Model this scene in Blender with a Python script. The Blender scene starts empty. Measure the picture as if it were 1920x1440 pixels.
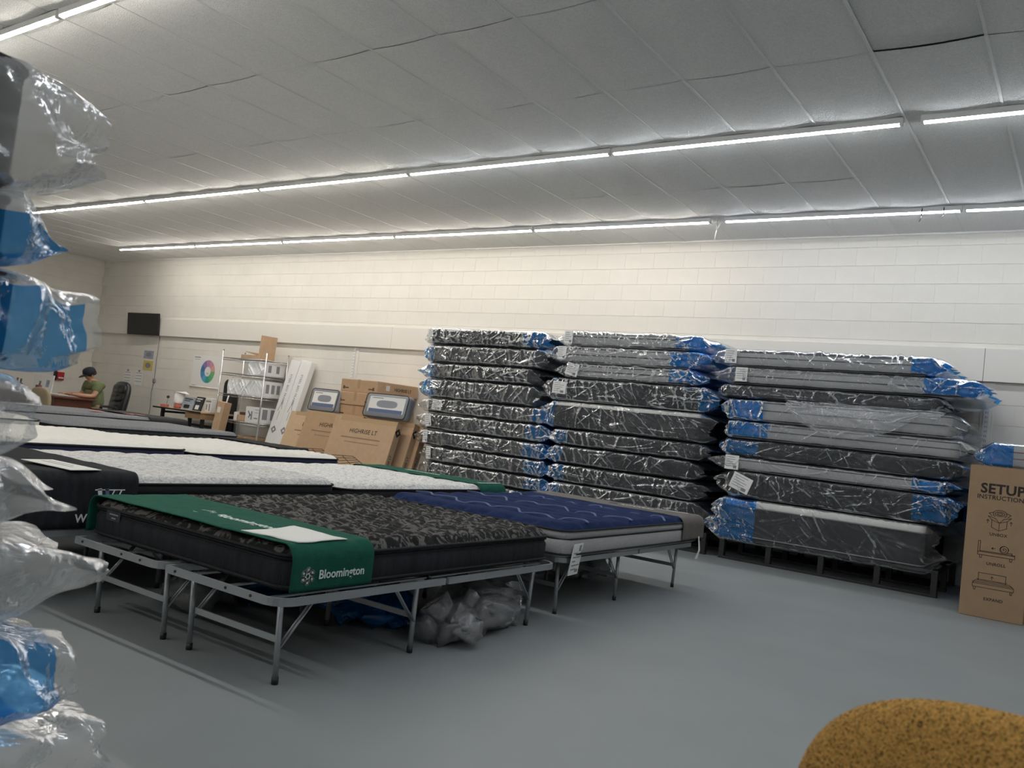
import bpy, bmesh, math, random
import numpy as np
from mathutils import Vector, Matrix
S = bpy.context.scene
COL = S.collection
PI = math.pi
random.seed(7)

# ---------------------------------------------------------------- camera, world, exposure
EYE = 1.16                                   # camera height; x runs along the back wall, y towards it
cam_d = bpy.data.cameras.new('camera')
cam = bpy.data.objects.new('camera', cam_d); COL.objects.link(cam)
cam_d.sensor_width = 36.0
cam_d.lens = 1591.4 / 1920 * 36.0
cam_d.clip_start = 0.05
cam_d.dof.use_dof = True
cam_d.dof.focus_distance = 5.0
cam_d.dof.aperture_fstop = 7.0
cam.matrix_world = Matrix(((0.81829306, -0.06460208, 0.57115939, 0.0),
                           (0.56383219, -0.10298305, -0.81944356, 0.0),
                           (0.1117575, 0.99258303, -0.04784558, EYE),
                           (0, 0, 0, 1)))
S.camera = cam
W = bpy.data.worlds.new('world'); S.world = W; W.use_nodes = True
W.node_tree.nodes['Background'].inputs['Color'].default_value = (0.6, 0.65, 0.7, 1)
W.node_tree.nodes['Background'].inputs['Strength'].default_value = 0.05
S.view_settings.view_transform = 'Standard'
S.view_settings.look = 'None'
S.view_settings.gamma = 1.0
S.view_settings.use_curve_mapping = False
S.view_settings.exposure = 0.37
try:
    S.cycles.transparent_max_bounces = 32
    S.cycles.max_bounces = 14
    S.cycles.diffuse_bounces = 8
    S.cycles.sample_clamp_indirect = 6.0
    S.cycles.use_denoising = True
    S.cycles.caustics_reflective = False
except Exception:
    pass
TUBE_WARM = ((1.0, 0.945, 0.86), 55.0)        # left-hand tubes
TUBE_COOL = ((0.92, 0.96, 1.0), 38.0)        # right-hand tubes
CEIL = EYE + 2.65
WALL_Y = 10.25
WALL_X = -18.66

# ---------------------------------------------------------------- materials
MATS = {}
def nt_of(name):
    m = bpy.data.materials.new(name); m.use_nodes = True
    return m, m.node_tree, m.node_tree.nodes['Principled BSDF']
def mat(name, col, rough=0.6, metal=0.0, var=0.0, vscale=8.0, bump=0.0, bscale=60.0, spec=0.5, sheen=0.0, stretch=None):
    if name in MATS: return MATS[name]
    m, t, b = nt_of(name)
    b.inputs['Base Color'].default_value = (*col, 1)
    b.inputs['Roughness'].default_value = rough
    b.inputs['Metallic'].default_value = metal
    b.inputs['Specular IOR Level'].default_value = spec
    if sheen: b.inputs['Sheen Weight'].default_value = sheen
    tc = t.nodes.new('ShaderNodeTexCoord')
    src = tc.outputs['Object']
    if stretch:
        mp = t.nodes.new('ShaderNodeMapping'); mp.inputs['Scale'].default_value = stretch
        t.links.new(src, mp.inputs['Vector']); src = mp.outputs['Vector']
    if var:
        n = t.nodes.new('ShaderNodeTexNoise'); n.inputs['Scale'].default_value = vscale; n.inputs['Detail'].default_value = 5
        t.links.new(src, n.inputs['Vector'])
        r = t.nodes.new('ShaderNodeValToRGB')
        r.color_ramp.elements[0].position = 0.3; r.color_ramp.elements[1].position = 0.7
        r.color_ramp.elements[0].color = (*[max(0, c * (1 - var)) for c in col], 1)
        r.color_ramp.elements[1].color = (*[min(1, c * (1 + var)) for c in col], 1)
        t.links.new(n.outputs['Fac'], r.inputs['Fac']); t.links.new(r.outputs['Color'], b.inputs['Base Color'])
    if bump:
        n2 = t.nodes.new('ShaderNodeTexNoise'); n2.inputs['Scale'].default_value = bscale; n2.inputs['Detail'].default_value = 4
        t.links.new(src, n2.inputs['Vector'])
        bp = t.nodes.new('ShaderNodeBump'); bp.inputs['Strength'].default_value = bump; bp.inputs['Distance'].default_value = 0.01
        t.links.new(n2.outputs['Fac'], bp.inputs['Height']); t.links.new(bp.outputs['Normal'], b.inputs['Normal'])
    MATS[name] = m
    return m

def film_mat(name, tint, haze_col, haze, gloss=0.3, rough=0.12, bscale=14.0, bstr=0.3, refl=0.6):
    """thin plastic sheet: see-through, a little milky, glossy with fine crinkles"""
    m, t, b = nt_of(name); t.nodes.remove(b)
    out = t.nodes['Material Output']
    tr = t.nodes.new('ShaderNodeBsdfTransparent'); tr.inputs['Color'].default_value = (*tint, 1)
    df = t.nodes.new('ShaderNodeBsdfDiffuse'); df.inputs['Color'].default_value = (*haze_col, 1)
    tl = t.nodes.new('ShaderNodeBsdfTranslucent'); tl.inputs['Color'].default_value = (*haze_col, 1)
    mdt = t.nodes.new('ShaderNodeMixShader'); mdt.inputs[0].default_value = 0.4
    gl = t.nodes.new('ShaderNodeBsdfGlossy'); gl.inputs['Roughness'].default_value = rough
    gl.inputs['Color'].default_value = (0.95, 0.97, 1, 1)
    m1 = t.nodes.new('ShaderNodeMixShader'); m2 = t.nodes.new('ShaderNodeMixShader')
    lw = t.nodes.new('ShaderNodeLayerWeight'); lw.inputs['Blend'].default_value = gloss
    tc = t.nodes.new('ShaderNodeTexCoord')
    n = t.nodes.new('ShaderNodeTexNoise'); n.inputs['Scale'].default_value = bscale; n.inputs['Detail'].default_value = 3; n.inputs['Distortion'].default_value = 0.6
    t.links.new(tc.outputs['Object'], n.inputs['Vector'])
    ab = t.nodes.new('ShaderNodeMath'); ab.operation = 'SUBTRACT'; ab.inputs[1].default_value = 0.5
    ab2 = t.nodes.new('ShaderNodeMath'); ab2.operation = 'ABSOLUTE'
    t.links.new(n.outputs['Fac'], ab.inputs[0]); t.links.new(ab.outputs[0], ab2.inputs[0])
    bp = t.nodes.new('ShaderNodeBump'); bp.inputs['Strength'].default_value = bstr; bp.inputs['Distance'].default_value = 0.04
    t.links.new(ab2.outputs[0], bp.inputs['Height'])
    for q in (gl, lw): t.links.new(bp.outputs['Normal'], q.inputs['Normal'])
    t.links.new(df.outputs[0], mdt.inputs[1]); t.links.new(tl.outputs[0], mdt.inputs[2])
    m1.inputs[0].default_value = haze
    t.links.new(tr.outputs[0], m1.inputs[1]); t.links.new(mdt.outputs[0], m1.inputs[2])
    mu = t.nodes.new('ShaderNodeMath'); mu.operation = 'MULTIPLY'; mu.inputs[1].default_value = refl
    t.links.new(lw.outputs['Fresnel'], mu.inputs[0]); t.links.new(mu.outputs[0], m2.inputs[0]); t.links.new(m1.outputs[0], m2.inputs[1]); t.links.new(gl.outputs[0], m2.inputs[2])
    t.links.new(m2.outputs[0], out.inputs['Surface'])
    MATS[name] = m
    return m

def emit_mat(name, col, strength):
    m, t, b = nt_of(name)
    b.inputs['Base Color'].default_value = (0.8, 0.8, 0.8, 1)
    b.inputs['Emission Color'].default_value = (*col, 1); b.inputs['Emission Strength'].default_value = strength
    MATS[name] = m
    return m

def pattern_mat(name, c0, c1, scale, dist, lo, hi, rough=0.85, stretch=(1, 1, 1), kind='noise', detail=3):
    m, t, b = nt_of(name)
    b.inputs['Roughness'].default_value = rough; b.inputs['Specular IOR Level'].default_value = 0.2
    tc = t.nodes.new('ShaderNodeTexCoord'); mp = t.nodes.new('ShaderNodeMapping'); mp.inputs['Scale'].default_value = stretch
    t.links.new(tc.outputs['Object'], mp.inputs['Vector'])
    n = t.nodes.new('ShaderNodeTexNoise'); n.inputs['Scale'].default_value = scale; n.inputs['Distortion'].default_value = dist; n.inputs['Detail'].default_value = detail
    t.links.new(mp.outputs[0], n.inputs['Vector'])
    r = t.nodes.new('ShaderNodeValToRGB')
    r.color_ramp.elements[0].position = lo; r.color_ramp.elements[1].position = hi
    r.color_ramp.elements[0].color = (*c0, 1); r.color_ramp.elements[1].color = (*c1, 1)
    t.links.new(n.outputs['Fac'], r.inputs['Fac']); t.links.new(r.outputs[0], b.inputs['Base Color'])
    MATS[name] = m
    return m

M_wall = mat('painted_block', (0.74, 0.715, 0.665), 0.55, var=0.03, vscale=3, bump=0.25, bscale=90)
M_panelboard = mat('painted_board', (0.75, 0.725, 0.68), 0.5, var=0.02, vscale=2)
M_floor = mat('floor_paint', (0.235, 0.255, 0.26), 0.5, var=0.05, vscale=1.6, bump=0.05, bscale=30, spec=0.35)
M_joint = mat('joint_grey', (0.70, 0.675, 0.63), 0.8)
M_tile = mat('ceiling_tile', (0.90, 0.90, 0.89), 0.9, var=0.07, vscale=70, bump=0.9, bscale=120, spec=0.1)
M_tbar = mat('grid_white', (0.84, 0.84, 0.83), 0.5)
M_dark = mat('black_paint', (0.012, 0.012, 0.014), 0.5)
M_black = mat('black_fabric', (0.012, 0.013, 0.015), 0.85, bump=0.3, bscale=200)
M_white = mat('white_paint', (0.8, 0.8, 0.8), 0.45)
M_paper = mat('white_paper', (0.78, 0.78, 0.77), 0.7)
M_steel = mat('grey_steel', (0.33, 0.35, 0.37), 0.38, metal=0.55)
M_chrome = mat('chrome_wire', (0.72, 0.73, 0.75), 0.22, metal=0.95)
M_charcoal = mat('charcoal_knit', (0.020, 0.022, 0.026), 0.9, var=0.25, vscale=30, bump=0.4, bscale=160, stretch=(1, 1, 0.15), spec=.15)
M_dgrey = mat('dark_grey_knit', (0.045, 0.047, 0.053), 0.9, var=0.2, vscale=30, bump=0.4, bscale=160, spec=.15)
M_mgrey = mat('grey_knit', (0.24, 0.24, 0.25), 0.9, var=0.12, vscale=50, bump=0.4, bscale=160)
M_lgrey = mat('light_grey_knit', (0.34, 0.34, 0.345), 0.9, var=0.08, vscale=60, bump=0.35, bscale=180)
M_navy = mat('navy_knit', (0.02, 0.026, 0.07), 0.85, bump=0.3, bscale=150)
M_blue_q = mat('blue_quilt', (0.019, 0.031, 0.088), 0.95, var=0.12, vscale=40, bump=0.4, bscale=150, spec=.06)
M_bluelace = mat('pale_blue_cord', (0.13, 0.17, 0.30), 0.8, spec=.1)
M_whiteknit = mat('white_knit', (0.74, 0.73, 0.69), 0.9, var=0.03, vscale=20, bump=0.35, bscale=70)
M_green = mat('green_cloth', (0.012, 0.085, 0.058), 0.9, var=0.12, vscale=25, bump=0.3, bscale=120, spec=.12)
M_greencloth2 = M_green
M_taupe = mat('taupe_cloth', (0.12, 0.11, 0.10), 0.9, var=0.15, vscale=60, bump=0.3, bscale=150)
M_damask = pattern_mat('damask', (0.012, 0.012, 0.012), (0.11, 0.105, 0.10), 12, 2.6, 0.50, 0.57, stretch=(0.8, 1, 1))
M_swirl = pattern_mat('grey_swirl', (0.36, 0.36, 0.36), (0.66, 0.66, 0.65), 26, 1.8, 0.36, 0.60, stretch=(1.6, 0.9, 1), detail=5)
M_swirl2 = pattern_mat('pale_swirl', (0.46, 0.46, 0.45), (0.78, 0.78, 0.76), 28, 1.5, 0.36, 0.56, stretch=(1.6, 0.9, 1), detail=5)
M_steelgrey_q = mat('blue_grey_quilt', (0.17, 0.18, 0.20), 0.9, var=0.25, vscale=70, bump=0.4, bscale=90)
M_card = mat('cardboard', (0.53, 0.365, 0.235), 0.8, var=0.05, vscale=12, bump=0.1, bscale=80, spec=0.2)
M_cardbig = mat('cardboard_kraft', (0.33, 0.225, 0.14), 0.8, var=0.04, vscale=12, bump=0.1, bscale=80, spec=0.15)
M_card2 = mat('cardboard_dark', (0.33, 0.21, 0.12), 0.8, var=0.06, vscale=12, spec=0.2)
M_ink = mat('black_ink', (0.02, 0.017, 0.015), 0.8)
M_inkbrown = mat('brown_ink', (0.12, 0.075, 0.045), 0.8)
M_inksoft = mat('faint_brown_ink', (0.27, 0.175, 0.105), 0.8)
M_inkgrey = mat('grey_ink', (0.25, 0.25, 0.27), 0.8)
M_tape = mat('clear_tape', (0.48, 0.34, 0.20), 0.12)
M_wood = mat('brown_desk_wood', (0.11, 0.035, 0.02), 0.35, var=0.3, vscale=6, stretch=(1, 8, 8))
M_tan = mat('tan_laminate', (0.52, 0.38, 0.24), 0.45, var=0.1, vscale=5, stretch=(1, 10, 1))
M_leather = mat('black_leather', (0.02, 0.022, 0.026), 0.28, bump=0.2, bscale=60)
M_red = mat('red_paint', (0.45, 0.02, 0.03), 0.4)
M_pink = mat('red_print', (0.55, 0.16, 0.14), 0.6)
M_beige = mat('beige_cloth', (0.36, 0.29, 0.19), 0.9, bump=0.3, bscale=120)
M_skin = mat('skin', (0.50, 0.27, 0.18), 0.55)
M_shirt = mat('green_shirt', (0.165, 0.20, 0.095), 0.9, var=0.1, vscale=20)
M_cap = mat('navy_cap', (0.012, 0.015, 0.028), 0.8)
M_hair = mat('dark_hair', (0.02, 0.014, 0.01), 0.7)
M_khaki = mat('khaki_cloth', (0.35, 0.28, 0.18), 0.9)
M_yellow = mat('yellow_print', (0.62, 0.50, 0.12), 0.6)
M_greyprint = mat('grey_print', (0.32, 0.36, 0.42), 0.6, var=0.35, vscale=25)
M_greybag = mat('grey_vinyl', (0.27, 0.29, 0.33), 0.3)
M_white_patch = mat('white_cloth', (0.72, 0.72, 0.68), 0.85, bump=0.2, bscale=100)
M_cream_letter = mat('pale_print', (0.62, 0.70, 0.66), 0.8)
M_tv = mat('tv_screen', (0.006, 0.006, 0.007), 0.12)
M_maroon = mat('maroon_cloth', (0.16, 0.06, 0.05), 0.8)
F_clear = film_mat('clear_film', (0.95, 0.96, 0.97), (0.85, 0.87, 0.9), 0.05, gloss=0.34, rough=0.10, refl=.7)
F_milky = film_mat('milky_film', (0.93, 0.94, 0.95), (0.85, 0.86, 0.88), 0.16, gloss=0.3, rough=0.14)
F_blue = film_mat('blue_film', (0.14, 0.52, 0.93), (0.015, 0.33, 0.88), 0.33, gloss=0.36, rough=0.12, bscale=11, bstr=.6, refl=.9)
F_thick = film_mat('heavy_film', (0.92, 0.93, 0.93), (0.86, 0.86, 0.85), 0.36, gloss=0.25, rough=0.16, bscale=18, bstr=.35, refl=.36)
F_bag = film_mat('bag_film', (0.92, 0.93, 0.95), (0.92, 0.92, 0.94), 0.24, gloss=0.38, rough=0.10, bscale=16, bstr=.3, refl=.9)
F_thickblue = film_mat('heavy_blue_film', (0.25, 0.58, 0.95), (0.015, 0.29, 0.74), 0.44, gloss=0.24, rough=0.18, bscale=18, bstr=.35, refl=.4)

# ---------------------------------------------------------------- helpers
def link(o, parent=None):
    COL.objects.link(o)
    if parent is not None: o.parent = parent
    return o
def thing(name, label, cat, loc=(0, 0, 0), rotz=0.0, group=None, rot=None):
    o = bpy.data.objects.new(name, None); COL.objects.link(o)
    o.empty_display_size = 0.1
    o.location = loc
    o.rotation_euler = rot if rot else (0, 0, rotz)
    o['label'] = label; o['category'] = cat
    if group: o['group'] = group
    return o
def tag(o, label, cat, group=None):
    o['label'] = label; o['category'] = cat
    if group: o['group'] = group
    return o
def dup(root, loc=None, rotz=None, label=None, group=None):
    r = root.copy(); COL.objects.link(r)
    if loc is not None: r.location = loc
    if rotz is not None: r.rotation_euler = (0, 0, rotz)
    if label: r['label'] = label
    if group: r['group'] = group
    for ch in list(root.children):
        c = ch.copy(); COL.objects.link(c); c.parent = r
        for g in list(ch.children):
            d = g.copy(); COL.objects.link(d); d.parent = c
    return r

class MB:
    def __init__(s): s.v = []; s.f = []; s.mi = []; s.cur = 0
    def add(s, v, f):
        o = len(s.v); s.v += [tuple(p) for p in v]
        for q in f: s.f.append(tuple(i + o for i in q)); s.mi.append(s.cur)
        return s
    def box(s, x0, x1, y0, y1, z0, z1):
        v = [(x0, y0, z0), (x1, y0, z0), (x1, y1, z0), (x0, y1, z0), (x0, y0, z1), (x1, y0, z1), (x1, y1, z1), (x0, y1, z1)]
        return s.add(v, [(0, 3, 2, 1), (4, 5, 6, 7), (0, 1, 5, 4), (1, 2, 6, 5), (2, 3, 7, 6), (3, 0, 4, 7)])
    def bevbox(s, x0, x1, y0, y1, z0, z1, b=0.004):
        bm = bmesh.new()
        bmesh.ops.create_cube(bm, size=1.0, matrix=Matrix.Translation(((x0 + x1) / 2, (y0 + y1) / 2, (z0 + z1) / 2)) @ Matrix.Diagonal((x1 - x0, y1 - y0, z1 - z0, 1)))
        bmesh.ops.bevel(bm, geom=bm.edges[:], offset=b, segments=2, affect='EDGES', profile=0.5)
        bm.verts.index_update()
        s.add([v.co[:] for v in bm.verts], [[v.index for v in f.verts] for f in bm.faces]); bm.free()
        return s
    def tube(s, path, r, n=8, cap=True, radii=None):
        P = [Vector(p) for p in path]; rings = []
        up = None
        for i, p in enumerate(P):
            d = (P[min(i + 1, len(P) - 1)] - P[max(i - 1, 0)]).normalized()
            if up is None:
                up = Vector((0, 0, 1)) if abs(d.z) < 0.9 else Vector((1, 0, 0))
            a = d.cross(up).normalized(); b = a.cross(d).normalized(); up = b
            rr = radii[i] if radii else r
            rings.append([p + (a * math.cos(2 * PI * k / n) + b * math.sin(2 * PI * k / n)) * rr for k in range(n)])
        v = [q for ring in rings for q in ring]; f = []
        for i in range(len(P) - 1):
            for k in range(n):
                f.append((i * n + k, i * n + (k + 1) % n, (i + 1) * n + (k + 1) % n, (i + 1) * n + k))
        if cap:
            f.append(tuple(reversed(range(n)))); f.append(tuple((len(P) - 1) * n + k for k in range(n)))
        return s.add(v, f)
    def sweep(s, path, w, h):
        """flat bar swept along a horizontal path: w across, h tall"""
        P = [Vector(p) for p in path]; v = []; f = []
        for i, p in enumerate(P):
            d = (P[min(i + 1, len(P) - 1)] - P[max(i - 1, 0)]); d.z = 0; d.normalize()
            a = Vector((d.y, -d.x, 0)) * (w / 2); u = Vector((0, 0, h / 2))
            v += [p - a - u, p + a - u, p + a + u, p - a + u]
        for i in range(len(P) - 1):
            for k in range(4): f.append((i * 4 + k, i * 4 + (k + 1) % 4, (i + 1) * 4 + (k + 1) % 4, (i + 1) * 4 + k))
        f.append((3, 2, 1, 0)); n = (len(P) - 1) * 4; f.append((n, n + 1, n + 2, n + 3))
        return s.add(v, f)
    def lathe(s, prof, n=20, c=(0, 0)):
        v = []; f = []
        for r, z in prof:
            for k in range(n): v.append((c[0] + r * math.cos(2 * PI * k / n), c[1] + r * math.sin(2 * PI * k / n), z))
        for i in range(len(prof) - 1):
            for k in range(n): f.append((i * n + k, i * n + (k + 1) % n, (i + 1) * n + (k + 1) % n, (i + 1) * n + k))
        f.append(tuple(reversed(range(n)))); f.append(tuple((len(prof) - 1) * n + k for k in range(n)))
        return s.add(v, f)
    def grid(s, X, Y, Z, closed_u=False):
        """X,Y,Z arrays (m,n) -> quad sheet"""
        m, n = X.shape; o = len(s.v)
        s.v += list(map(tuple, np.stack([X, Y, Z], -1).reshape(-1, 3).tolist()))
        for i in range(m - 1):
            for j in range(n - (0 if closed_u else 1)):
                j2 = (j + 1) % n
                s.f.append((o + i * n + j, o + i * n + j2, o + (i + 1) * n + j2, o + (i + 1) * n + j)); s.mi.append(s.cur)
        return s
    def line(s, pts, w, y=0.0, closed=False, th=0.0006):
        """flat stroke drawn in the local XZ plane facing -y"""
        P = [Vector((p[0], 0, p[1])) for p in pts]
        if closed: P.append(P[0])
        for a, b in zip(P[:-1], P[1:]):
            d = (b - a)
            if d.length < 1e-6: continue
            d.normalize(); q = Vector((-d.z, 0, d.x)) * (w / 2); e = d * (w / 2)
            pts4 = [a - e - q, b + e - q, b + e + q, a - e + q]
            s.add([(p.x, y, p.z) for p in pts4] + [(p.x, y - th, p.z) for p in pts4],
                  [(4, 5, 6, 7), (0, 1, 5, 4), (1, 2, 6, 5), (2, 3, 7, 6), (3, 0, 4, 7)])
        return s
    def xf(s, M, start=0):
        s.v = s.v[:start] + [tuple(M @ Vector(p)) for p in s.v[start:]]; return s
    def mesh(s, name, m, smooth=False):
        me = bpy.data.meshes.new(name); me.from_pydata(s.v, [], s.f)
        for q in (m if isinstance(m, (list, tuple)) else [m]): me.materials.append(q)
        if isinstance(m, (list, tuple)): me.polygons.foreach_set('material_index', s.mi)
        if smooth: me.polygons.foreach_set('use_smooth', [True] * len(me.polygons))
        me.update(); return me
    def build(s, name, m, parent=None, smooth=False, loc=None, rot=None):
        o = bpy.data.objects.new(name, s.mesh(name, m, smooth)); link(o, parent)
        if loc: o.location = loc
        if rot: o.rotation_euler = rot
        return o

def shade_auto(o, ang=40):
    me = o.data; me.polygons.foreach_set('use_smooth', [True] * len(me.polygons))
    try: me.set_sharp_from_angle(angle=math.radians(ang))
    except Exception: pass
    return o

_txt = {}
def text(name, body, size, m, parent, M, bold=0.0, shear=0.0, align='CENTER', space=1.0):
    """printed lettering: thin flat mesh; local text plane is XY, M places it"""
    key = (body, size, bold, shear, align, space)
    if key not in _txt:
        cu = bpy.data.curves.new('lettering', 'FONT'); cu.body = body; cu.size = size; cu.align_x = align; cu.align_y = 'CENTER'
        cu.offset = bold * size; cu.shear = shear; cu.space_character = space; cu.resolution_u = 3; cu.extrude = 0.0004
        ob = bpy.data.objects.new('lettering', cu); COL.objects.link(ob)
        dg = bpy.context.evaluated_depsgraph_get()
        me = bpy.data.meshes.new_from_object(ob.evaluated_get(dg))
        bpy.data.objects.remove(ob); bpy.data.curves.remove(cu)
        _txt[key] = me
    me = _txt[key].copy(); me.materials.clear(); me.materials.append(m)
    o = bpy.data.objects.new(name, me); link(o, parent); o.matrix_local = M
    return o
def plane_M(origin, xdir, ydir):
    x = Vector(xdir).normalized(); y = Vector(ydir).normalized(); z = x.cross(y).normalized(); y = z.cross(x)
    M = Matrix.Identity(4)
    for i in range(3): M[i][0] = x[i]; M[i][1] = y[i]; M[i][2] = z[i]; M[i][3] = origin[i]
    return M

def vnoise(x, y, seed=0):
    xi = np.floor(x); yi = np.floor(y); fx = x - xi; fy = y - yi
    fx = fx * fx * (3 - 2 * fx); fy = fy * fy * (3 - 2 * fy)
    def h(i, j):
        q = np.sin(i * 127.1 + j * 311.7 + seed * 74.7) * 43758.5453
        return q - np.floor(q)
    return (h(xi, yi) * (1 - fx) + h(xi + 1, yi) * fx) * (1 - fy) + (h(xi, yi + 1) * (1 - fx) + h(xi + 1, yi + 1) * fx) * fy

def rr(sx, sy, r, n=6):
    """rounded rectangle outline centred on 0, counter-clockwise"""
    r = min(r, sx / 2 - 1e-4, sy / 2 - 1e-4); pts = []
    for cx, cy, a0 in ((sx / 2 - r, -sy / 2 + r, -PI / 2), (sx / 2 - r, sy / 2 - r, 0), (-sx / 2 + r, sy / 2 - r, PI / 2), (-sx / 2 + r, -sy / 2 + r, PI)):
        for k in range(n + 1):
            a = a0 + (PI / 2) * k / n
            pts.append((cx + r * math.cos(a), cy + r * math.sin(a)))
    return pts
def loft(mb, sx, sy, r, prof, c=(0, 0), n=6, cap_bot=True, cap_top=True):
    """prof: list of (inset, z)"""
    o = len(mb.v); N = 4 * (n + 1)
    for ins, z in prof:
        for x, y in rr(sx - 2 * ins, sy - 2 * ins, max(r - ins, 0.004), n): mb.v.append((c[0] + x, c[1] + y, z))
    for i in range(len(prof) - 1):
        for k in range(N):
            mb.f.append((o + i * N + k, o + i * N + (k + 1) % N, o + (i + 1) * N + (k + 1) % N, o + (i + 1) * N + k)); mb.mi.append(mb.cur)
    if cap_bot: mb.f.append(tuple(o + k for k in reversed(range(N)))); mb.mi.append(mb.cur)
    if cap_top: mb.f.append(tuple(o + (len(prof) - 1) * N + k for k in range(N))); mb.mi.append(mb.cur)
    return mb
def piping(sx, sy, r, z, rad, m, parent, c=(0, 0), n=6):
    P = [(c[0] + x, c[1] + y, z) for x, y in rr(sx, sy, r, n)]
    P.append(P[0]); P.append(P[1])
    return MB().tube(P, rad, 6, cap=False).build('piping', m, parent, smooth=True)
def quilt_top(sx, sy, r, z, hfun, m, parent, nx, ny, name='quilted_top', edge=0.05, drop=0.03):
    u = np.linspace(-1, 1, nx); v = np.linspace(-1, 1, ny); U, V = np.meshgrid(u, v)
    X = U * sx / 2; Y = V * sy / 2
    ax = np.maximum(np.abs(X) - (sx / 2 - r), 0); ay = np.maximum(np.abs(Y) - (sy / 2 - r), 0)
    dd = np.hypot(ax, ay); k = np.where((dd > r) & (dd > 0), r / np.maximum(dd, 1e-9), 1.0)
    corner = (ax > 0) & (ay > 0)
    X = np.where(corner, np.sign(X) * (sx / 2 - r + ax * k), X); Y = np.where(corner, np.sign(Y) * (sy / 2 - r + ay * k), Y)
    ex = sx / 2 - np.abs(X); ey = sy / 2 - np.abs(Y)
    e = np.where(corner, r - np.hypot(np.minimum(ax, r), np.minimum(ay, r)), np.minimum(ex, ey)); e = np.maximum(e, 0)
    H = hfun(X, Y) * np.clip(e / (edge * 0.6), 0, 1)
    Z = z + H - drop * (1 - np.clip(e / edge, 0, 1)) ** 2
    return MB().grid(X, Y, Z).build(name, m, parent, smooth=True)

# ---------------------------------------------------------------- the room
X0, X1, Y0 = WALL_X, 6.5, -7.0
def struct(o): o['kind'] = 'structure'; return o
struct(MB().box(X0 - .2, X1 + .2, Y0 - .2, WALL_Y + .2, -0.1, 0.0).build('floor', M_floor))
wall_back = struct(MB().box(X0 - .2, X1 + .2, WALL_Y + 0.02, WALL_Y + 0.2, 0, CEIL + 0.1).build('wall_back', M_joint))
wall_left = struct(MB().box(X0 - .2, X0 - 0.02, Y0 - .2, WALL_Y + .2, 0, CEIL + 0.1).build('wall_left', M_joint))
struct(MB().box(X1, X1 + .2, Y0 - .2, WALL_Y + .2, 0, CEIL + 0.1).build('wall_right', M_wall))
struct(MB().box(X0 - .2, X1 + .2, Y0 - .2, Y0, 0, CEIL + 0.1).build('wall_front', M_wall))
# painted blocks: each a slab with eased edges, standing proud of the joint plane
BW, BH = 0.4316, 0.2158
def block_mesh(w, h, axis):
    mb = MB(); g = 0.0009; e = 0.003; ex = 0.0009; d = 0.02
    a = [(-w / 2, -h / 2 + g), (w / 2, -h / 2 + g), (w / 2, h / 2 - g), (-w / 2, h / 2 - g)]
    b = [(-w / 2 + ex, -h / 2 + e), (w / 2 - ex, -h / 2 + e), (w / 2 - ex, h / 2 - e), (-w / 2 + ex, h / 2 - e)]
    v = [(x, d, z) for x, z in a] + [(x, 0.0018, z) for x, z in a] + [(x, 0.0, z) for x, z in b]
    f = [(i, (i + 1) % 4, 4 + (i + 1) % 4, 4 + i) for i in range(4)] + [(4 + i, 4 + (i + 1) % 4, 8 + (i + 1) % 4, 8 + i) for i in range(4)] + [(8, 9, 10, 11)]
    mb.add(v, f)
    return mb
bm_block = block_mesh(BW, BH, 0).mesh('block', M_wall)
cells = []
for k in range(4, 18):
    z = (k + 0.5) * BH; h = BH
    if z + BH / 2 > CEIL: z = (k * BH + CEIL) / 2; h = CEIL - k * BH
    x = 1.2 - (BW / 2 if k % 2 else 0)
    while x > X0 + BW / 2: cells.append((x, z, h / BH)); x -= BW
cells.sort(key=lambda c: (c[0] ** 2 + 105) - (0 if c[1] > 1.6 else -60))
for x, z, s in cells[:300]:
    o = link(bpy.data.objects.new('block', bm_block), wall_back); o.location = (x, WALL_Y, z); o.scale = (1, 1, s)
rest = MB(); src = block_mesh(BW, BH, 0)
for x, z, s in cells[300:]:
    rest.add([(p[0] + x, p[1] + WALL_Y, p[2] * s + z) for p in src.v], src.f)
for k in range(0, 4):
    x = 1.2 - (BW / 2 if k % 2 else 0)
    while x > X0 + BW / 2:
        rest.add([(p[0] + x, p[1] + WALL_Y, p[2] + (k + .5) * BH) for p in src.v], src.f); x -= BW
o = rest.build('block', M_wall, wall_back); o['kind'] = 'stuff'
# end wall: the same courses, joined (a few pixels each in the photograph)
rest = MB(); ms = Matrix.Rotation(PI / 2, 4, 'Z')
for k in range(18):
    y = WALL_Y - (BW / 2 if k % 2 else 0); zc = (k + .5) * BH; s = 1.0
    if zc + BH / 2 > CEIL: zc = (k * BH + CEIL) / 2; s = (CEIL - k * BH) / BH
    while y > 3.0:
        rest.add([((X0 - p[1]), p[0] + y, p[2] * s + zc) for p in src.v], [tuple(reversed(f)) for f in src.f]); y -= BW
o = rest.build('block', M_wall, wall_left); o['kind'] = 'stuff'
# the smooth board that runs along the wall, in lengths
tr = struct(MB().build('trim_1', M_panelboard)); tr.location = (0, 0, 0)
bx = X0
for xe in (-14.2, -9.6, -5.2, -1.06, 3.6, X1):
    MB().bevbox(bx + .002, xe - .002, WALL_Y - 0.055, WALL_Y + 0.001, 2.178, 2.535, 0.004).build('board', M_panelboard, tr); bx = xe
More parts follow.
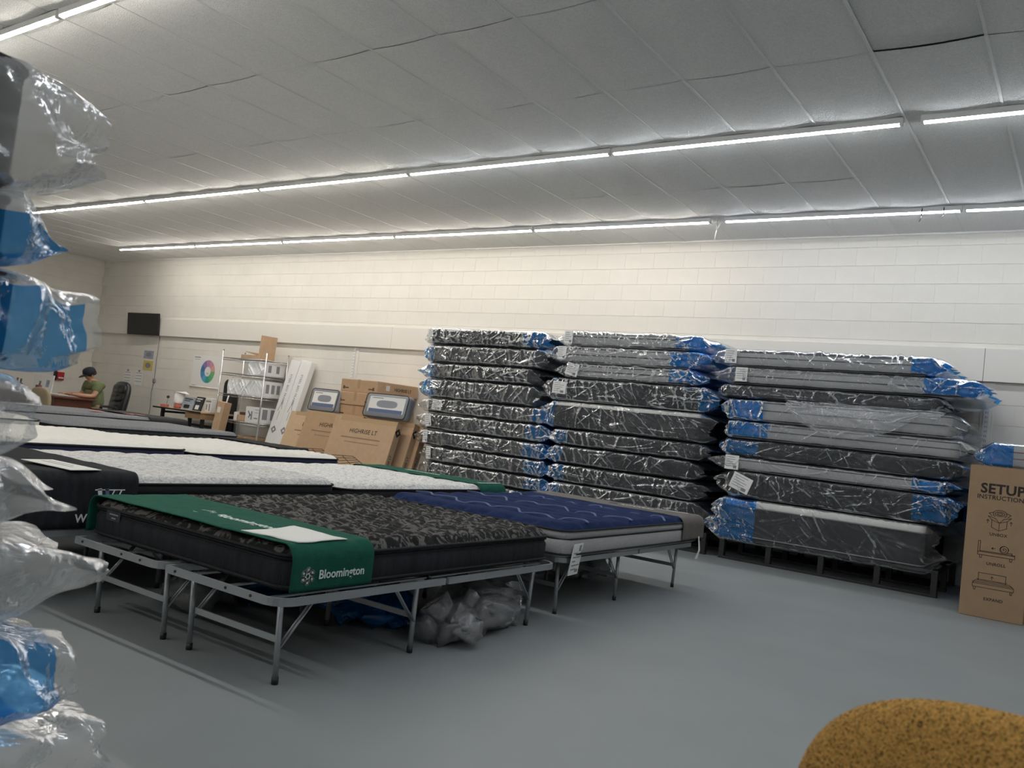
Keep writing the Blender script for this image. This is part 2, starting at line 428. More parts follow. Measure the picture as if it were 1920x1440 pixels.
# slotted shelf standards below the board
def standard(name, x, z0, z1, w):
    t = struct(MB().box(x - w / 2, x + w / 2, WALL_Y - 0.018, WALL_Y + .0005, z0, z1).build(name, M_white))
    s = MB()
    for k in range(int((z1 - z0 - .06) / 0.05)):
        zc = z0 + .04 + k * 0.05
        for dx in (-.008, .008): s.box(x + dx - .003, x + dx + .003, WALL_Y - 0.0188, WALL_Y - 0.0175, zc, zc + .022)
    s.build('slots', M_inkgrey, t)
standard('trim_2', -1.0, 0.2, 2.05, 0.06); standard('trim_3', -10.44, 0.2, 2.16, 0.045)
MB().box(-1.06, -0.94, WALL_Y - .008, WALL_Y, 0.1, 2.178).build('backing_strip', M_panelboard, bpy.data.objects['trim_2'])
MB().box(-10.40, -10.34, WALL_Y - .01, WALL_Y, 0.1, 2.178).build('backing_strip', M_panelboard, bpy.data.objects['trim_3'])
# ceiling: laid-in tiles that sag a little between the white bars
ceiling = struct(MB().box(X0 - .2, X1 + .2, Y0 - .2, WALL_Y + .2, CEIL + 0.06, CEIL + 0.15).build('ceiling', M_white))
TX, TY, TXo, TYo = 0.651, 1.265, -1.37, 9.385
def tile_mesh(seed, sag):
    nx, ny = 9, 5
    u = np.linspace(-.5, .5, nx); v = np.linspace(-.5, .5, ny); U, V = np.meshgrid(u, v)
    rng = np.random.RandomState(seed); tl = (rng.rand(2) - .5) * 0.004
    Z = -sag * (np.cos(U * PI) ** 1.0) * (0.9 + .1 * np.cos(V * PI)) + tl[0] * U + tl[1] * V + 0.004
    mb = MB().grid(U * (TX - .006), V * (TY - .006), Z)
    return mb.mesh('ceiling_tile', M_tile, True)
tms = [tile_mesh(i, 0.013 + 0.001 * (i % 3)) for i in range(7)]
ty = TYo + TY / 2; row = 0; tiles = []
ys = [TYo - k * TY for k in range(0, 14)]
for k, y in enumerate(ys):
    x = TXo + 3 * TX + TX / 2
    while x > X0: tiles.append((x, y - TY / 2)); x -= TX
tiles_near = [(x, y) for x, y in tiles if y > 0.4 and x < 1.2]
far = [t for t in tiles if not (t[1] > 0.4 and t[0] < 1.2)]
tiles_near.sort(key=lambda t: math.hypot(t[0], t[1]))
raised = None
for i, (x, y) in enumerate(tiles_near[:300]):
    o = link(bpy.data.objects.new('ceiling_tile', tms[(i * 5 + int(abs(x) * 3)) % 7]), ceiling); o.location = (x, y, CEIL)
    if abs(x - (TXo + TX / 2)) < .1 and abs(y - (5.59 - TY / 2)) < .1: o.location.z += 0.008
mb = MB()
tm = tms[0]; tv = [v.co.copy() for v in tm.vertices]; tf = [tuple(p.vertices) for p in tm.polygons]
for x, y in tiles_near[300:] + far: mb.add([(p.x + x, p.y + y, p.z + CEIL) for p in tv], tf)
o = mb.build('ceiling_tile', M_tile, ceiling, True); o['kind'] = 'stuff'
# narrow cut tiles against the back wall and along the left end
mb = MB(); x = TXo + 3 * TX + TX / 2
while x > X0:
    mb.box(x - TX / 2 + .003, x + TX / 2 - .003, TYo + .004, WALL_Y, CEIL + .002, CEIL + .012); x -= TX
o = mb.build('cut_tile', M_tile, ceiling); o['kind'] = 'stuff'
mb = MB().box(TXo + 4 * TX + .003, X1, Y0, WALL_Y, CEIL + .002, CEIL + .01); mb.build('cut_tile', M_tile, ceiling)
x = TXo + 4 * TX
gb = MB().box(-.009, .009, Y0, WALL_Y, -.0015, .004).mesh('grid_bar', M_tbar)
while x > X0:
    o = link(bpy.data.objects.new('grid_bar', gb), ceiling); o.location = (x, 0, CEIL); x -= TX
struct(MB().box(X0, X1, WALL_Y - .022, WALL_Y, CEIL - .016, CEIL + .004).build('trim_4', M_tbar))

# ---------------------------------------------------------------- tube lights in rows under the ceiling
TUBE = {}
def tube_light(name, x0, x1, y, warm, label, group):
    L = x1 - x0
    key = (round(L, 2), warm)
    t = thing(name, label, 'light', ((x0 + x1) / 2, y, CEIL), 0, group)
    if key not in TUBE:
        hs = MB().bevbox(-L / 2, L / 2, -.016, .016, -.026, -.003, .003).box(-L / 2, L / 2, -.0245, -.0215, -.052, -.003).box(-L / 2, L / 2, .0215, .0245, -.052, -.003).box(-L / 2, L / 2, -.0245, .0245, -.006, -.003).mesh('housing', M_tbar)  # side lips added to screen the ceiling from the tube's light
        d = MB(); n = 11; v = []
        ring = [(.022 * math.cos(PI * 1.08 + PI * .84 * k / n), .024 * math.sin(PI * 1.08 + PI * .84 * k / n) - .0) for k in range(n + 1)]
        for xx in (-L / 2 + .02, L / 2 - .02): v += [(xx, a, -.043 + b) for a, b in ring]
        f = [(k, k + 1, n + 2 + k, n + 1 + k) for k in range(n)]; f += [tuple(range(n + 1)), tuple(reversed(range(n + 1, 2 * n + 2))), (0, n + 1, 2 * n + 1, n)]
        d.add(v, f)
        ek = 'tube_glow_warm' if warm else 'tube_glow_cool'
        em = MATS.get(ek) or emit_mat(ek, *(TUBE_WARM if warm else TUBE_COOL))
        TUBE[key] = (hs, d.mesh('tube', em, False), MB().bevbox(-.012, .012, -.022, .022, -.066, -.004, .004).mesh('end_cap', M_tbar))
    hs, tm, ec = TUBE[key]
    link(bpy.data.objects.new('housing', hs), t); link(bpy.data.objects.new('tube', tm), t)
    for sx in (-1, 1):
        o = link(bpy.data.objects.new('end_cap', ec), t); o.location = (sx * (L / 2 - .008), 0, 0)
    return t
ordn = ['first', 'second', 'third', 'fourth', 'fifth', 'sixth', 'seventh', 'eighth', 'ninth', 'tenth']
b3 = [-16.27, -13.76, -11.36, -8.83, -6.34, -3.86]
for i in range(5):
    tube_light('tube_light', b3[i] + .012, b3[i + 1] - .012, 9.2, True, f'glowing white ceiling tube, {ordn[i]} from the left in the row nearest the back wall', 'tube lights nearest the back wall')
tube_light('tube_light', -3.70, -1.262, 9.2, False, 'glowing ceiling tube right of the dangling white cord, nearest the back wall', 'tube lights nearest the back wall')
tube_light('tube_light', -1.238, 1.2, 9.2, False, 'glowing ceiling tube cut by the right edge, in the row nearest the back wall', 'tube lights nearest the back wall')
b2 = [-14.7, -13.93, -11.44, -8.91, -6.38, -3.88, -1.37]
for i in range(6):
    tube_light('tube_light', b2[i] + .012, b2[i + 1] - .012, 6.75, i < 4, ('short' if i == 0 else 'long') + f' glowing ceiling tube, {ordn[i]} from the left in the middle row', 'tube lights in the middle row')
tube_light('tube_light', -1.25, 1.2, 6.75, False, 'glowing ceiling tube cut by the right edge, in the middle row', 'tube lights in the middle row')
tube_light('tube_light', -8.88, -6.45, 2.95, True, 'glowing ceiling tube crossing the left edge at the top, behind the joint', 'tube lights nearest the camera')
tube_light('tube_light', -6.425, -3.96, 2.95, True, 'glowing ceiling tube running off the top edge near the upper left corner', 'tube lights nearest the camera')
for x in (-3.9, -1.4, 1.1, 3.6):
    tube_light('tube_light', x + .012, x + 2.46, 2.95, False, f'ceiling tube overhead out of view, {ordn[int((x + 4) / 2.4)]} to the right of the near row', 'tube lights out of view')
for y in (-1.0, -4.6):
    for x in (-13.9, -11.4, -8.9, -6.4, -3.9, -1.4, 1.1):
        tube_light('tube_light', x + .012, x + 2.46, y, x < -6, f'ceiling tube behind the camera, {ordn[[-13.9, -11.4, -8.9, -6.4, -3.9, -1.4, 1.1].index(x)]} of the {"first" if y > -2 else "second"} row there', 'tube lights out of view')
# loose cord at the gap in the row nearest the wall, and two ties on the tube to the right
t = MB().tube([(-3.79, 9.2, CEIL - .01), (-3.80, 9.2, CEIL - .06), (-3.785, 9.2, CEIL - .12), (-3.795, 9.2, CEIL - .2), (-3.80, 9.2, CEIL - .27)], .006, 6)
t.tube([(-3.76, 9.2, CEIL - .01), (-3.75, 9.2, CEIL - .06), (-3.765, 9.2, CEIL - .1), (-3.79, 9.2, CEIL - .15)], .006, 6)
tag(t.build('cord', M_white, None, True), 'white electric cord dangling from the gap between two ceiling tubes', 'cord')
for i, x in enumerate((-1.62, -1.42)):
    t = MB().tube([(x, 9.2 + .026 * math.cos(a), CEIL - .04 + .045 * math.sin(a)) for a in [k * PI / 6 for k in range(13)]], .005, 5)
    t.tube([(x, 9.2, CEIL - .085), (x - .02, 9.19, CEIL - (.15 if i == 0 else .12))], .004, 5)
    tag(t.build('cable_tie', M_dark, None, True), ('left' if i == 0 else 'right') + ' black cable tie around the ceiling tube at upper right', 'cable tie', 'cable ties')

# ---------------------------------------------------------------- mattresses in plastic
def film_sheet(L, D, T, tl, tr, seed, pinl=.25, pinr=.25, amp=1.0, step=.0095, slackb=0.0, tcl=.45, tcr=.45, ncre=70, raggl=1.0):
    """grid of points (m along x, n round the section) of a loose bag round a block L x D x T (front at y=0)"""
    rng = np.random.RandomState(seed)
    xs = np.concatenate([np.linspace(-L / 2 - tl, -L / 2, max(6, int(tl / step)), endpoint=False),
                         np.linspace(-L / 2, L / 2, int(L / step), endpoint=False),
                         np.linspace(L / 2, L / 2 + tr, max(6, int(tr / step)) + 1)])
    g = .004; r = min(.045, T * .3)
    nf = max(10, int(T / step)); pts = []
    def arc(cy, cz, a0, k=4): return [(cy + r * math.cos(a0 + PI / 2 * i / k), cz + r * math.sin(a0 + PI / 2 * i / k)) for i in range(k)]
    y0, y1, z0, z1 = -g, D + g, 0.002, T - .001
    z0 -= slackb
    for i in range(nf): pts.append((y0, z0 + r + (z1 - z0 - 2 * r) * i / nf))
    pts += [(y0 + r - r * math.cos(PI / 2 * i / 4), z1 - r + r * math.sin(PI / 2 * i / 4)) for i in range(4)]
    for i in range(12): pts.append((y0 + r + (y1 - y0 - 2 * r) * (i / 12) ** 1.5, z1))
    pts += [(y1 - r + r * math.sin(PI / 2 * i / 3), z1 - r + r * math.cos(PI / 2 * i / 3)) for i in range(3)]
    for i in range(3): pts.append((y1, z1 - r - (z1 - z0 - 2 * r) * i / 3))
    pts += [(y1 - r + r * math.cos(PI / 2 * i / 3), z0 + r - r * math.sin(PI / 2 * i / 3)) for i in range(3)]
    for i in range(4): pts.append((y1 - r - (y1 - y0 - 2 * r) * i / 4, z0))
    pts += [(y0 + r - r * math.sin(PI / 2 * i / 4), z0 + r - r * math.cos(PI / 2 * i / 4)) for i in range(4)]
    P = np.array(pts); n = len(P)
    dn = np.roll(P, -1, 0) - np.roll(P, 1, 0); dn /= np.linalg.norm(dn, axis=1)[:, None] + 1e-9
    N = np.stack([-dn[:, 1], dn[:, 0]], 1)
    # outward check
    c = P.mean(0)
    if ((P - c) * N).sum() < 0: N = -N
    seg = np.linalg.norm(np.roll(P, -1, 0) - P, axis=1); s = np.concatenate([[0], np.cumsum(seg)[:-1]])
    Xg = np.repeat(xs[:, None], n, 1); Sg = np.repeat(s[None, :], len(xs), 0)
    Yg = np.repeat(P[None, :, 0], len(xs), 0); Zg = np.repeat(P[None, :, 1], len(xs), 0)
    Ny = np.repeat(N[None, :, 0], len(xs), 0); Nz = np.repeat(N[None, :, 1], len(xs), 0)
    disp = np.zeros_like(Xg)
    sm = T + .25
    for k in range(ncre):
        cx = rng.uniform(-L / 2 - tl, L / 2 + tr); cs = rng.uniform(-.03, sm * .8)
        a = rng.choice([rng.uniform(1.1, 2.4), rng.uniform(-.4, .4), rng.uniform(2.2, 2.8)], p=[.45, .2, .35]); ln = rng.uniform(.06, .34); wd = rng.uniform(.012, .034)
        dx = Xg - cx; ds = Sg - cs
        u = dx * math.cos(a) + ds * math.sin(a); v = -dx * math.sin(a) + ds * math.cos(a) + .12 * u * u * rng.uniform(-6, 6)
        disp += rng.uniform(.25, 1.0) * wd * .75 * np.clip(1 - np.abs(v) / wd, 0, 1) * np.clip(1 - np.abs(u) / ln, 0, 1) ** .6
    for k in range(ncre // 3):          # long thin pulls across the sheet
        cx = rng.uniform(-L / 2, L / 2); cs = rng.uniform(0, sm * .7); a = rng.choice([rng.uniform(.35, 1.0), rng.uniform(2.1, 2.8), rng.uniform(-.25, .25)], p=[.3, .45, .25])
        ln = rng.uniform(.15, .5); wd = rng.uniform(.009, .015); dx = Xg - cx; ds = Sg - cs
        u = dx * math.cos(a) + ds * math.sin(a); v = -dx * math.sin(a) + ds * math.cos(a) + u * u * rng.uniform(-.7, .7)
        disp += wd * .8 * np.clip(1 - np.abs(v) / wd, 0, 1) * np.clip(1.3 - 1.3 * np.abs(u) / ln, 0, 1)
    disp += .016 * vnoise(Xg * 6, Sg * 8, seed) + .004 * vnoise(Xg * 22, Sg * 18, seed + 3)
    # on the top and underside the sheet is pressed flat
    flat = np.clip(1 - np.abs(Nz) ** 2, .10, 1)
    disp = disp * flat * amp
    tL = np.clip((-L / 2 - Xg) / max(tl, 1e-6), 0, 1); tR = np.clip((Xg - L / 2) / max(tr, 1e-6), 0, 1)
    t = np.maximum(tL, tR); pin = np.where(tL > 0, 1 - pinl, 1 - pinr); tc = np.where(tL > 0, tcl, tcr)
    sq = 1 - pin * (t ** 1.5)
    Y2 = Yg + Ny * disp; Z2 = Zg + Nz * disp
    tail = np.clip(t * 2.5, 0, 1)
    Y2 += tail * (vnoise(Xg * 16, Sg * 14, seed + 5) - .5) * .05 * np.minimum(1, .4 + amp * .5)
    Z2 = T * tc + (Z2 - T * tc) * sq + tail * (vnoise(Xg * 13, Sg * 11, seed + 8) - .5) * .03
    Y2 = D / 2 + (Y2 - D / 2) * (1 - .07 * t)
    rag = (vnoise(Sg * 12, Sg * 0, seed + 11) - .5) * .10 + (vnoise(Sg * 31, Sg * 0, seed + 12) - .5) * .03
    X2 = Xg + np.sign(Xg) * tail * t * rag * raggl
    return X2, Y2, Z2, Xg, Zg
def split_sheet(X, Y, Z, i0, i1):
    return MB().grid(X[i0:i1], Y[i0:i1], Z[i0:i1], True)
SIDE = {'c': M_charcoal, 'd': M_dgrey, 'g': M_lgrey, 'm': M_mgrey}
def wrapped(name, label, loc, L, D, T, side='c', top=None, tl=.15, tr=.15, bl=0, br=0, seed=1, group=None, rotz=0, lab=None, pipes=(), pinl=.25, pinr=.25,
            amp=1.0, films=(None, None), slackb=0.0, step=.0095, tcl=.45, tcr=.45, ncre=70, pipem=None, raggl=1.0, topt=.04, bluefn=None):
    t = thing(name, label, 'mattress', loc, rotz, group)
    h1 = T - (topt if top else .012); e = min(.02, T * .1)
    mb = MB(); loft(mb, L, D, .07, [(.012, .004), (.002, e), (0, .35 * T), (0, h1 - .006), (.006, h1)], (0, D / 2), 5, True, not top)
    mb.build('mattress_body', SIDE[side], t, True)
    if top:
        mb = MB(); loft(mb, L, D, .07, [(.008, h1), (.003, h1 + .012), (.006, T - .014), (.02, T - .006), (.06, T - .004)], (0, D / 2), 5, False, True)
        mb.build('top_panel', top, t, True)
    for z in (pipes or (.02, h1)):
        piping(L + .002, D + .002, .07, z if z > 0 else T + z, .006, pipem or M_black, t, (0, D / 2), 5)
    X, Y, Z, XB, ZB = film_sheet(L, D, T, tl, tr, seed, pinl, pinr, amp, step, slackb, tcl, tcr, ncre, raggl)
    xs = X[:, 0]; m = len(xs)
    iL = int(np.searchsorted(np.sort(xs), -L / 2 + bl)) if bl else 0
    iR = int(np.searchsorted(np.sort(xs), L / 2 - br)) if br else m - 1
    fc, fb = films[0] or F_clear, films[1] or F_blue
    if bluefn:
        full = split_sheet(X, Y, Z, 0, m); V_ = np.array(full.v)
        fa, fb_ = [], []
        xb = XB.reshape(-1); zb = ZB.reshape(-1)
        for q in full.f: (fb_ if bluefn(float(xb[list(q)].mean()) - L / 2, 0, float(zb[list(q)].mean()) / T) else fa).append(q)
        for nm, ff, mm in (('plastic_wrap', fa, fc), ('blue_wrap_end', fb_, fb)):
            q = MB(); q.v = full.v; q.f = ff; q.mi = [0] * len(ff); o = q.build(nm, mm, t, True)
            if nm == 'blue_wrap_end': o['label'] = 'blue plastic end of the wrap'
        bl = br = 0
    else:
        split_sheet(X, Y, Z, iL, iR + 1).build('plastic_wrap', fc, t, True)
    if bl:
        o = split_sheet(X, Y, Z, 0, iL + 1).build('blue_wrap_end', fb, t, True); o['label'] = 'blue plastic end of the wrap'
    if br:
        o = split_sheet(X, Y, Z, iR, m).build('blue_wrap_end', fb, t, True); o['label'] = 'blue plastic end of the wrap'
    if lab is not None:
        lx, lw, lh, ang = lab
        mb = MB().box(-lw / 2, lw / 2, -.0015, 0, -lh / 2, lh / 2)
        o = mb.build('paper_label', M_paper, t, False, (lx, -.030, T * .55), (0, ang, 0)); o['label'] = 'white printed paper label'
        pr = MB()
        rg = random.Random(seed)
        for k in range(5):
            zz = lh * (.36 - .16 * k); pr.line([(-lw * .38, zz), (lw * rg.uniform(0, .4), zz)], .006, -.0016)
        pr.box(lw * .12, lw * .36, -.0022, -.0015, -lh * .42, -lh * .22)
        pr.build('small_print', M_inkgrey, o)
    return t

def pallet(label, x0, x1, y0, y1, h, group):
    t = thing('mattress_base', label, 'base', ((x0 + x1) / 2, y0, 0), 0, group); L = x1 - x0; D = y1 - y0
    MB().bevbox(-L / 2, L / 2, 0, D, h - .03, h, .004).build('deck', M_dark, t)
    for xx in np.linspace(-L / 2, L / 2, 5):
        xx = float(np.clip(xx, -L / 2 + .03, L / 2 - .03))
        for yy in (0.0, D / 2 - .03, D - .06):
            MB().bevbox(xx - .028, xx + .028, yy, yy + .06, .028, h - .03, .004).build('post', M_dark, t)
    for yy in (0.0, D / 2 - .03, D - .06):
        MB().bevbox(-L / 2, L / 2, yy, yy + .06, 0, .028, .004).build('bottom_rail', M_dark, t)
    return t
FY = 8.86; DD = 1.28
posw = ['topmost', 'second from top', 'third from top', 'fourth from top', 'fifth from top', 'sixth from top', 'seventh from top', 'eighth from top', 'ninth from top', 'lowest']
COLN = {'c': 'charcoal', 'd': 'dark grey', 'g': 'light grey', 'm': 'grey'}
def stack(rows, tops, base, where, group, seed0):
    for i, r in enumerate(rows):
        z1 = tops[i]; z0 = tops[i + 1] if i + 1 < len(tops) else base
        xl, xr = r['x']; bl, br = r.get('bl', 0), r.get('br', 0)
        ends = {(1, 0): 'blue-film left end', (0, 1): 'blue-film right end', (0, 0): 'all-clear film'}[(int(bl > 0), int(br > 0))]
        pos = 'lowest' if i == len(rows) - 1 else posw[i]
        yo = r.get('dy', 0.0)
        wrapped('wrapped_mattress', f"{COLN[r.get('s', 'c')]} mattress, {ends}, {pos} of the {where}", ((xl + xr) / 2, FY + yo, z0 + .001), xr - xl, DD - yo, z1 - z0 - .004,
                r.get('s', 'c'), r.get('top'), r.get('tl', .14), r.get('tr', .14), bl, br, seed0 + i, group, 0, r.get('lab'), r.get('pipes', ()),
                r.get('pl', .3), r.get('pr', .3), r.get('amp', 1.5 if r.get('s') == 'g' else 1.15), (r.get('fc') or (F_milky if r.get('s') == 'g' and where[0] == 'r' else None), None), r.get('sl', 0.0), pipem=r.get('pm'), ncre=r.get('nc', 80), topt=r.get('tt', .04))
# left stack
pallet('low black slatted base under the left stack of wrapped mattresses', -7.55, -5.72, FY + .02, FY + DD, .2, 'black bases under the stacks')
stack([dict(x=(-7.62, -5.84), br=.24, tr=.16, lab=(-.87, .08, .16, 0), tl=.1, top=M_black),
       dict(x=(-7.60, -5.78), bl=.10, tl=.16, tr=.12, s='d'),
       dict(x=(-7.58, -5.90), bl=.12, tl=.19, tr=.12, s='c'),
       dict(x=(-7.55, -5.86), bl=.14, tl=.18, tr=.1, s='d'),
       dict(x=(-7.55, -5.70), tl=.14, br=.12, lab=(-.72, .16, .14, .05), s='d'),
       dict(x=(-7.55, -5.66), tl=.18, br=.22, lab=(-.86, .1, .17, -.2), s='d'),
       dict(x=(-7.53, -5.64), tl=.2, br=.26, lab=(-.9, .08, .17, -.05), s='d'),
       dict(x=(-7.45, -5.60), tl=.17, br=.26, lab=(-.87, .08, .17, -.1), s='d'),
       dict(x=(-7.45, -5.58), tl=.14, br=.24, s='d'),
       dict(x=(-7.45, -5.58), tl=.1, br=.2, s='d')],
      [2.37, 2.14, 1.895, 1.675, 1.41, 1.205, .98, .765, .555, .37], .2, 'left stack', 'wrapped mattresses in the left stack', 100)
# middle stack
pallet('low black slatted base under the middle stack of wrapped mattresses', -5.42, -3.42, FY + .02, FY + DD, .23, 'black bases under the stacks')
stack([dict(x=(-5.43, -3.80), s='g', top=M_mgrey, br=.20, tr=.30, tl=.16, lab=(-.79, .12, .15, .05), pipes=(.02, .115), dy=.02, pr=.15),
       dict(x=(-5.50, -3.78), s='g', br=.28, tr=.2, tl=.26, lab=(-.83, .12, .16, 0), pipes=(.02, .10, -.03), dy=.01),
       dict(x=(-5.37, -3.78), s='g', br=.24, tr=.22, tl=.2, lab=(-.72, .17, .15, .2), pipes=(.02, .09, -.03)),
       dict(x=(-5.56, -3.60), s='c', br=.05, tl=.14, tr=.16, lab=(-.87, .19, .15, .04), top=M_charcoal, nc=110),
       dict(x=(-5.54, -3.62), s='c', bl=.04, tl=.16, tr=.16, top=M_whiteknit, nc=60, pl=.5, pr=.6, tt=.062),
       dict(x=(-5.42, -3.64), bl=.16, tl=.2, tr=.18, s='c', nc=50),
       dict(x=(-5.44, -3.72), bl=.12, tl=.18, tr=.2, s='c', nc=60),
       dict(x=(-5.40, -3.66), bl=.14, tl=.18, tr=.2, s='c'),
       dict(x=(-5.40, -3.62), bl=.10, tl=.18, tr=.2, s='c', pm=M_mgrey)],
      [2.39, 2.205, 1.995, 1.81, 1.525, 1.19, .99, .765, .545], .23, 'middle stack', 'wrapped mattresses in the middle stack', 200)
# right stack
pallet('low black slatted base under the right stack of wrapped mattresses', -3.27, -1.15, FY + .02, FY + DD, .25, 'black bases under the stacks')
stack([dict(x=(-3.33, -1.36), s='g', top=M_navy, br=.18, tr=.16, tl=.24, lab=(-.98, .13, .15, 0), pipes=(.015, .10, .155), pr=.3),
       dict(x=(-3.30, -1.02), s='g', top=M_mgrey, br=.40, tr=.14, tl=.22, lab=(-1.03, .13, .15, 0), pipes=(.015, .09), pl=.3, nc=100),
       dict(x=(-3.38, -1.30), s='d', top=M_dgrey, tl=.1, tr=.1, nc=90),
       dict(x=(-3.30, -1.14), s='g', bl=.38, tl=.08, tr=.12, fc=F_milky, pl=.5, nc=60, pipes=(.02, .12, -.03)),
       dict(x=(-3.28, -1.08), s='g', bl=.42, tl=.08, tr=.12, pipes=(.02, .10, -.03), nc=50, pl=.5),
       dict(x=(-3.28, -1.16), s='c', bl=.34, tl=.12, tr=.18, nc=55),
       dict(x=(-3.28, -1.16), s='g', br=.28, tl=.2, tr=.12, lab=(-.98, .15, .15, 0), pipes=(.02, .11)),
       dict(x=(-3.18, -1.12), s='c', br=.30, tl=.2, tr=.1, lab=(-.93, .22, .17, .35), top=M_charcoal, nc=110, pr=.6),
       dict(x=(-3.26, -1.28), s='c', bl=.36, tl=.16, tr=.14, top=M_whiteknit, tt=.085, nc=60, pl=.55, pr=.6, sl=.06, pm=M_mgrey)],
      [2.255, 2.06, 1.87, 1.72, 1.485, 1.29, 1.095, .95, .665], .25, 'right stack', 'wrapped mattresses in the right stack', 300)
# slack sheet of film hanging out from between the upper mattresses of the right stack
rng = np.random.RandomState(5)
U, V = np.meshgrid(np.linspace(0, 1, 110), np.linspace(0, 1, 34))
Xs = -2.68 + 1.50 * U - .10 * V * U; hang = (.10 + .24 * np.sin(np.clip(U * 1.15, 0, 1) * PI) ** .8)
Zs = 1.735 - V * hang; Ys = FY - .02 - .035 * np.sin(V * PI) - .045 * V * V
dsp = np.zeros_like(U)
for k in range(46):
    cu, cv, a, ln, wd = rng.rand(), rng.rand(), rng.uniform(-.5, .8), rng.uniform(.06, .3), rng.uniform(.01, .03)
    du = (U - cu) * 1.5; dv = (V - cv) * .3; u = du * math.cos(a) + dv * math.sin(a); v = -du * math.sin(a) + dv * math.cos(a)
    dsp += wd * .6 * np.clip(1 - np.abs(v) / wd, 0, 1) * np.clip(1 - np.abs(u) / ln, 0, 1)
Ys -= dsp
tag(MB().grid(Xs, Ys, Zs).build('loose_film', F_bag, None, True), 'slack sheet of clear film drooping across the front of the right stack', 'plastic film')
# the stack beyond the box at the right edge
pallet('low black slatted base behind the tall cardboard box', -.86, 1.15, FY + .04, FY + DD, .2, 'black bases under the stacks')
for i, (z0, z1, s, kw) in enumerate([(.2, .47, 'c', {}), (.47, .74, 'c', {}), (.74, 1.0, 'c', {}), (1.0, 1.26, 'c', dict(tl=.12)), (1.26, 1.50, 'g', dict(bl=.16, tl=.14, fcm=1))]):
    wrapped('wrapped_mattress', f"{COLN[s]} mattress {'with blue film end, topmost' if i == 4 else ['lowest', 'second from the floor', 'third from the floor', 'fourth from the floor'][i]} of the pile behind the tall box",
            (.16, FY + .02, z0 + .001), 1.9, DD - .04, z1 - z0 - .004, s, None, kw.get('tl', .08), .08, kw.get('bl', 0), 0, 400 + i, 'wrapped mattresses behind the tall box', films=(F_milky if i == 4 else None, None),
            pipes=(.03, .10, .16) if i == 4 else (), pipem=M_maroon if i == 4 else None)

# near stack at the left edge, seen on its long side and its gathered ends
NX, NY = -1.57, .70
def near(z0, z1, y1, side, tr, br, label, seed, pr=.5, fc=None, fb=None, tcr=.45, amp=1.25, ncre=60, step=.008, bluefn=None):
    L = 1.55
    wrapped('wrapped_mattress', label, (NX, y1 - L / 2, z0 + .001), L, 1.0, z1 - z0 - .004, side, None, .05, tr, 0, br, seed, 'wrapped mattresses of the near stack', PI / 2,
            pinr=pr, bluefn=bluefn, amp=amp, films=(fc or F_thick, fb or F_thickblue), tcr=tcr, step=step, ncre=ncre, raggl=.6)
near(1.47, 1.70, .70, 'c', .135, 0, 'black mattress with a wide clear film end, topmost of the near left stack', 501, .45, tcr=.62)
near(1.335, 1.47, .70, 'c', .085, .12, 'wrapped mattress, gathered blue and white end, second from top of the near stack', 502, .2, bluefn=lambda x, y, z: x > -.12 and z < .70)
near(1.155, 1.335, .73, 'c', .14, .20, 'wrapped mattress, broad squared blue flap, third from top of the near stack', 503, .85, bluefn=lambda x, y, z: x > -.25 and z < .84 and x < .118, amp=1.0)
near(1.0, 1.155, .70, 'd', .07, 0, 'wrapped mattress, short crinkled clear end below the blue flap, near stack', 504, .5)
near(.86, 1.0, .70, 'c', .16, 0, 'wrapped mattress, clear pointed film end, fifth from top of the near stack', 505, .25)
near(.69, .86, .72, 'c', .25, 0, 'wrapped mattress with the longest clear tail of the near stack', 506, .25, tcr=.6)
near(.50, .69, .74, 'c', .16, .2, 'wrapped mattress with a blue film end low in the near stack', 507, .7, tcr=.3, bluefn=lambda x, y, z: x > -.2 and x < .12)
near(.30, .50, .76, 'c', .26, 0, 'wrapped mattress with a clear spreading film end at the lower left corner', 508, .8)
near(.10, .30, .72, 'c', .1, 0, 'lowest wrapped mattress of the near stack, below the frame', 509, .5, step=.02)
t = thing('mattress_base', 'low black slatted base under the near stack at the left edge', 'base', (NX - .5, -.05, 0), 0, 'black bases under the stacks')
MB().bevbox(-.5, .5, -.75, .75, .07, .098, .004).build('deck', M_dark, t)
for yy in (-.7, 0, .7): MB().bevbox(-.5, .5, yy - .04, yy + .04, 0, .07, .004).build('bottom_rail', M_dark, t)

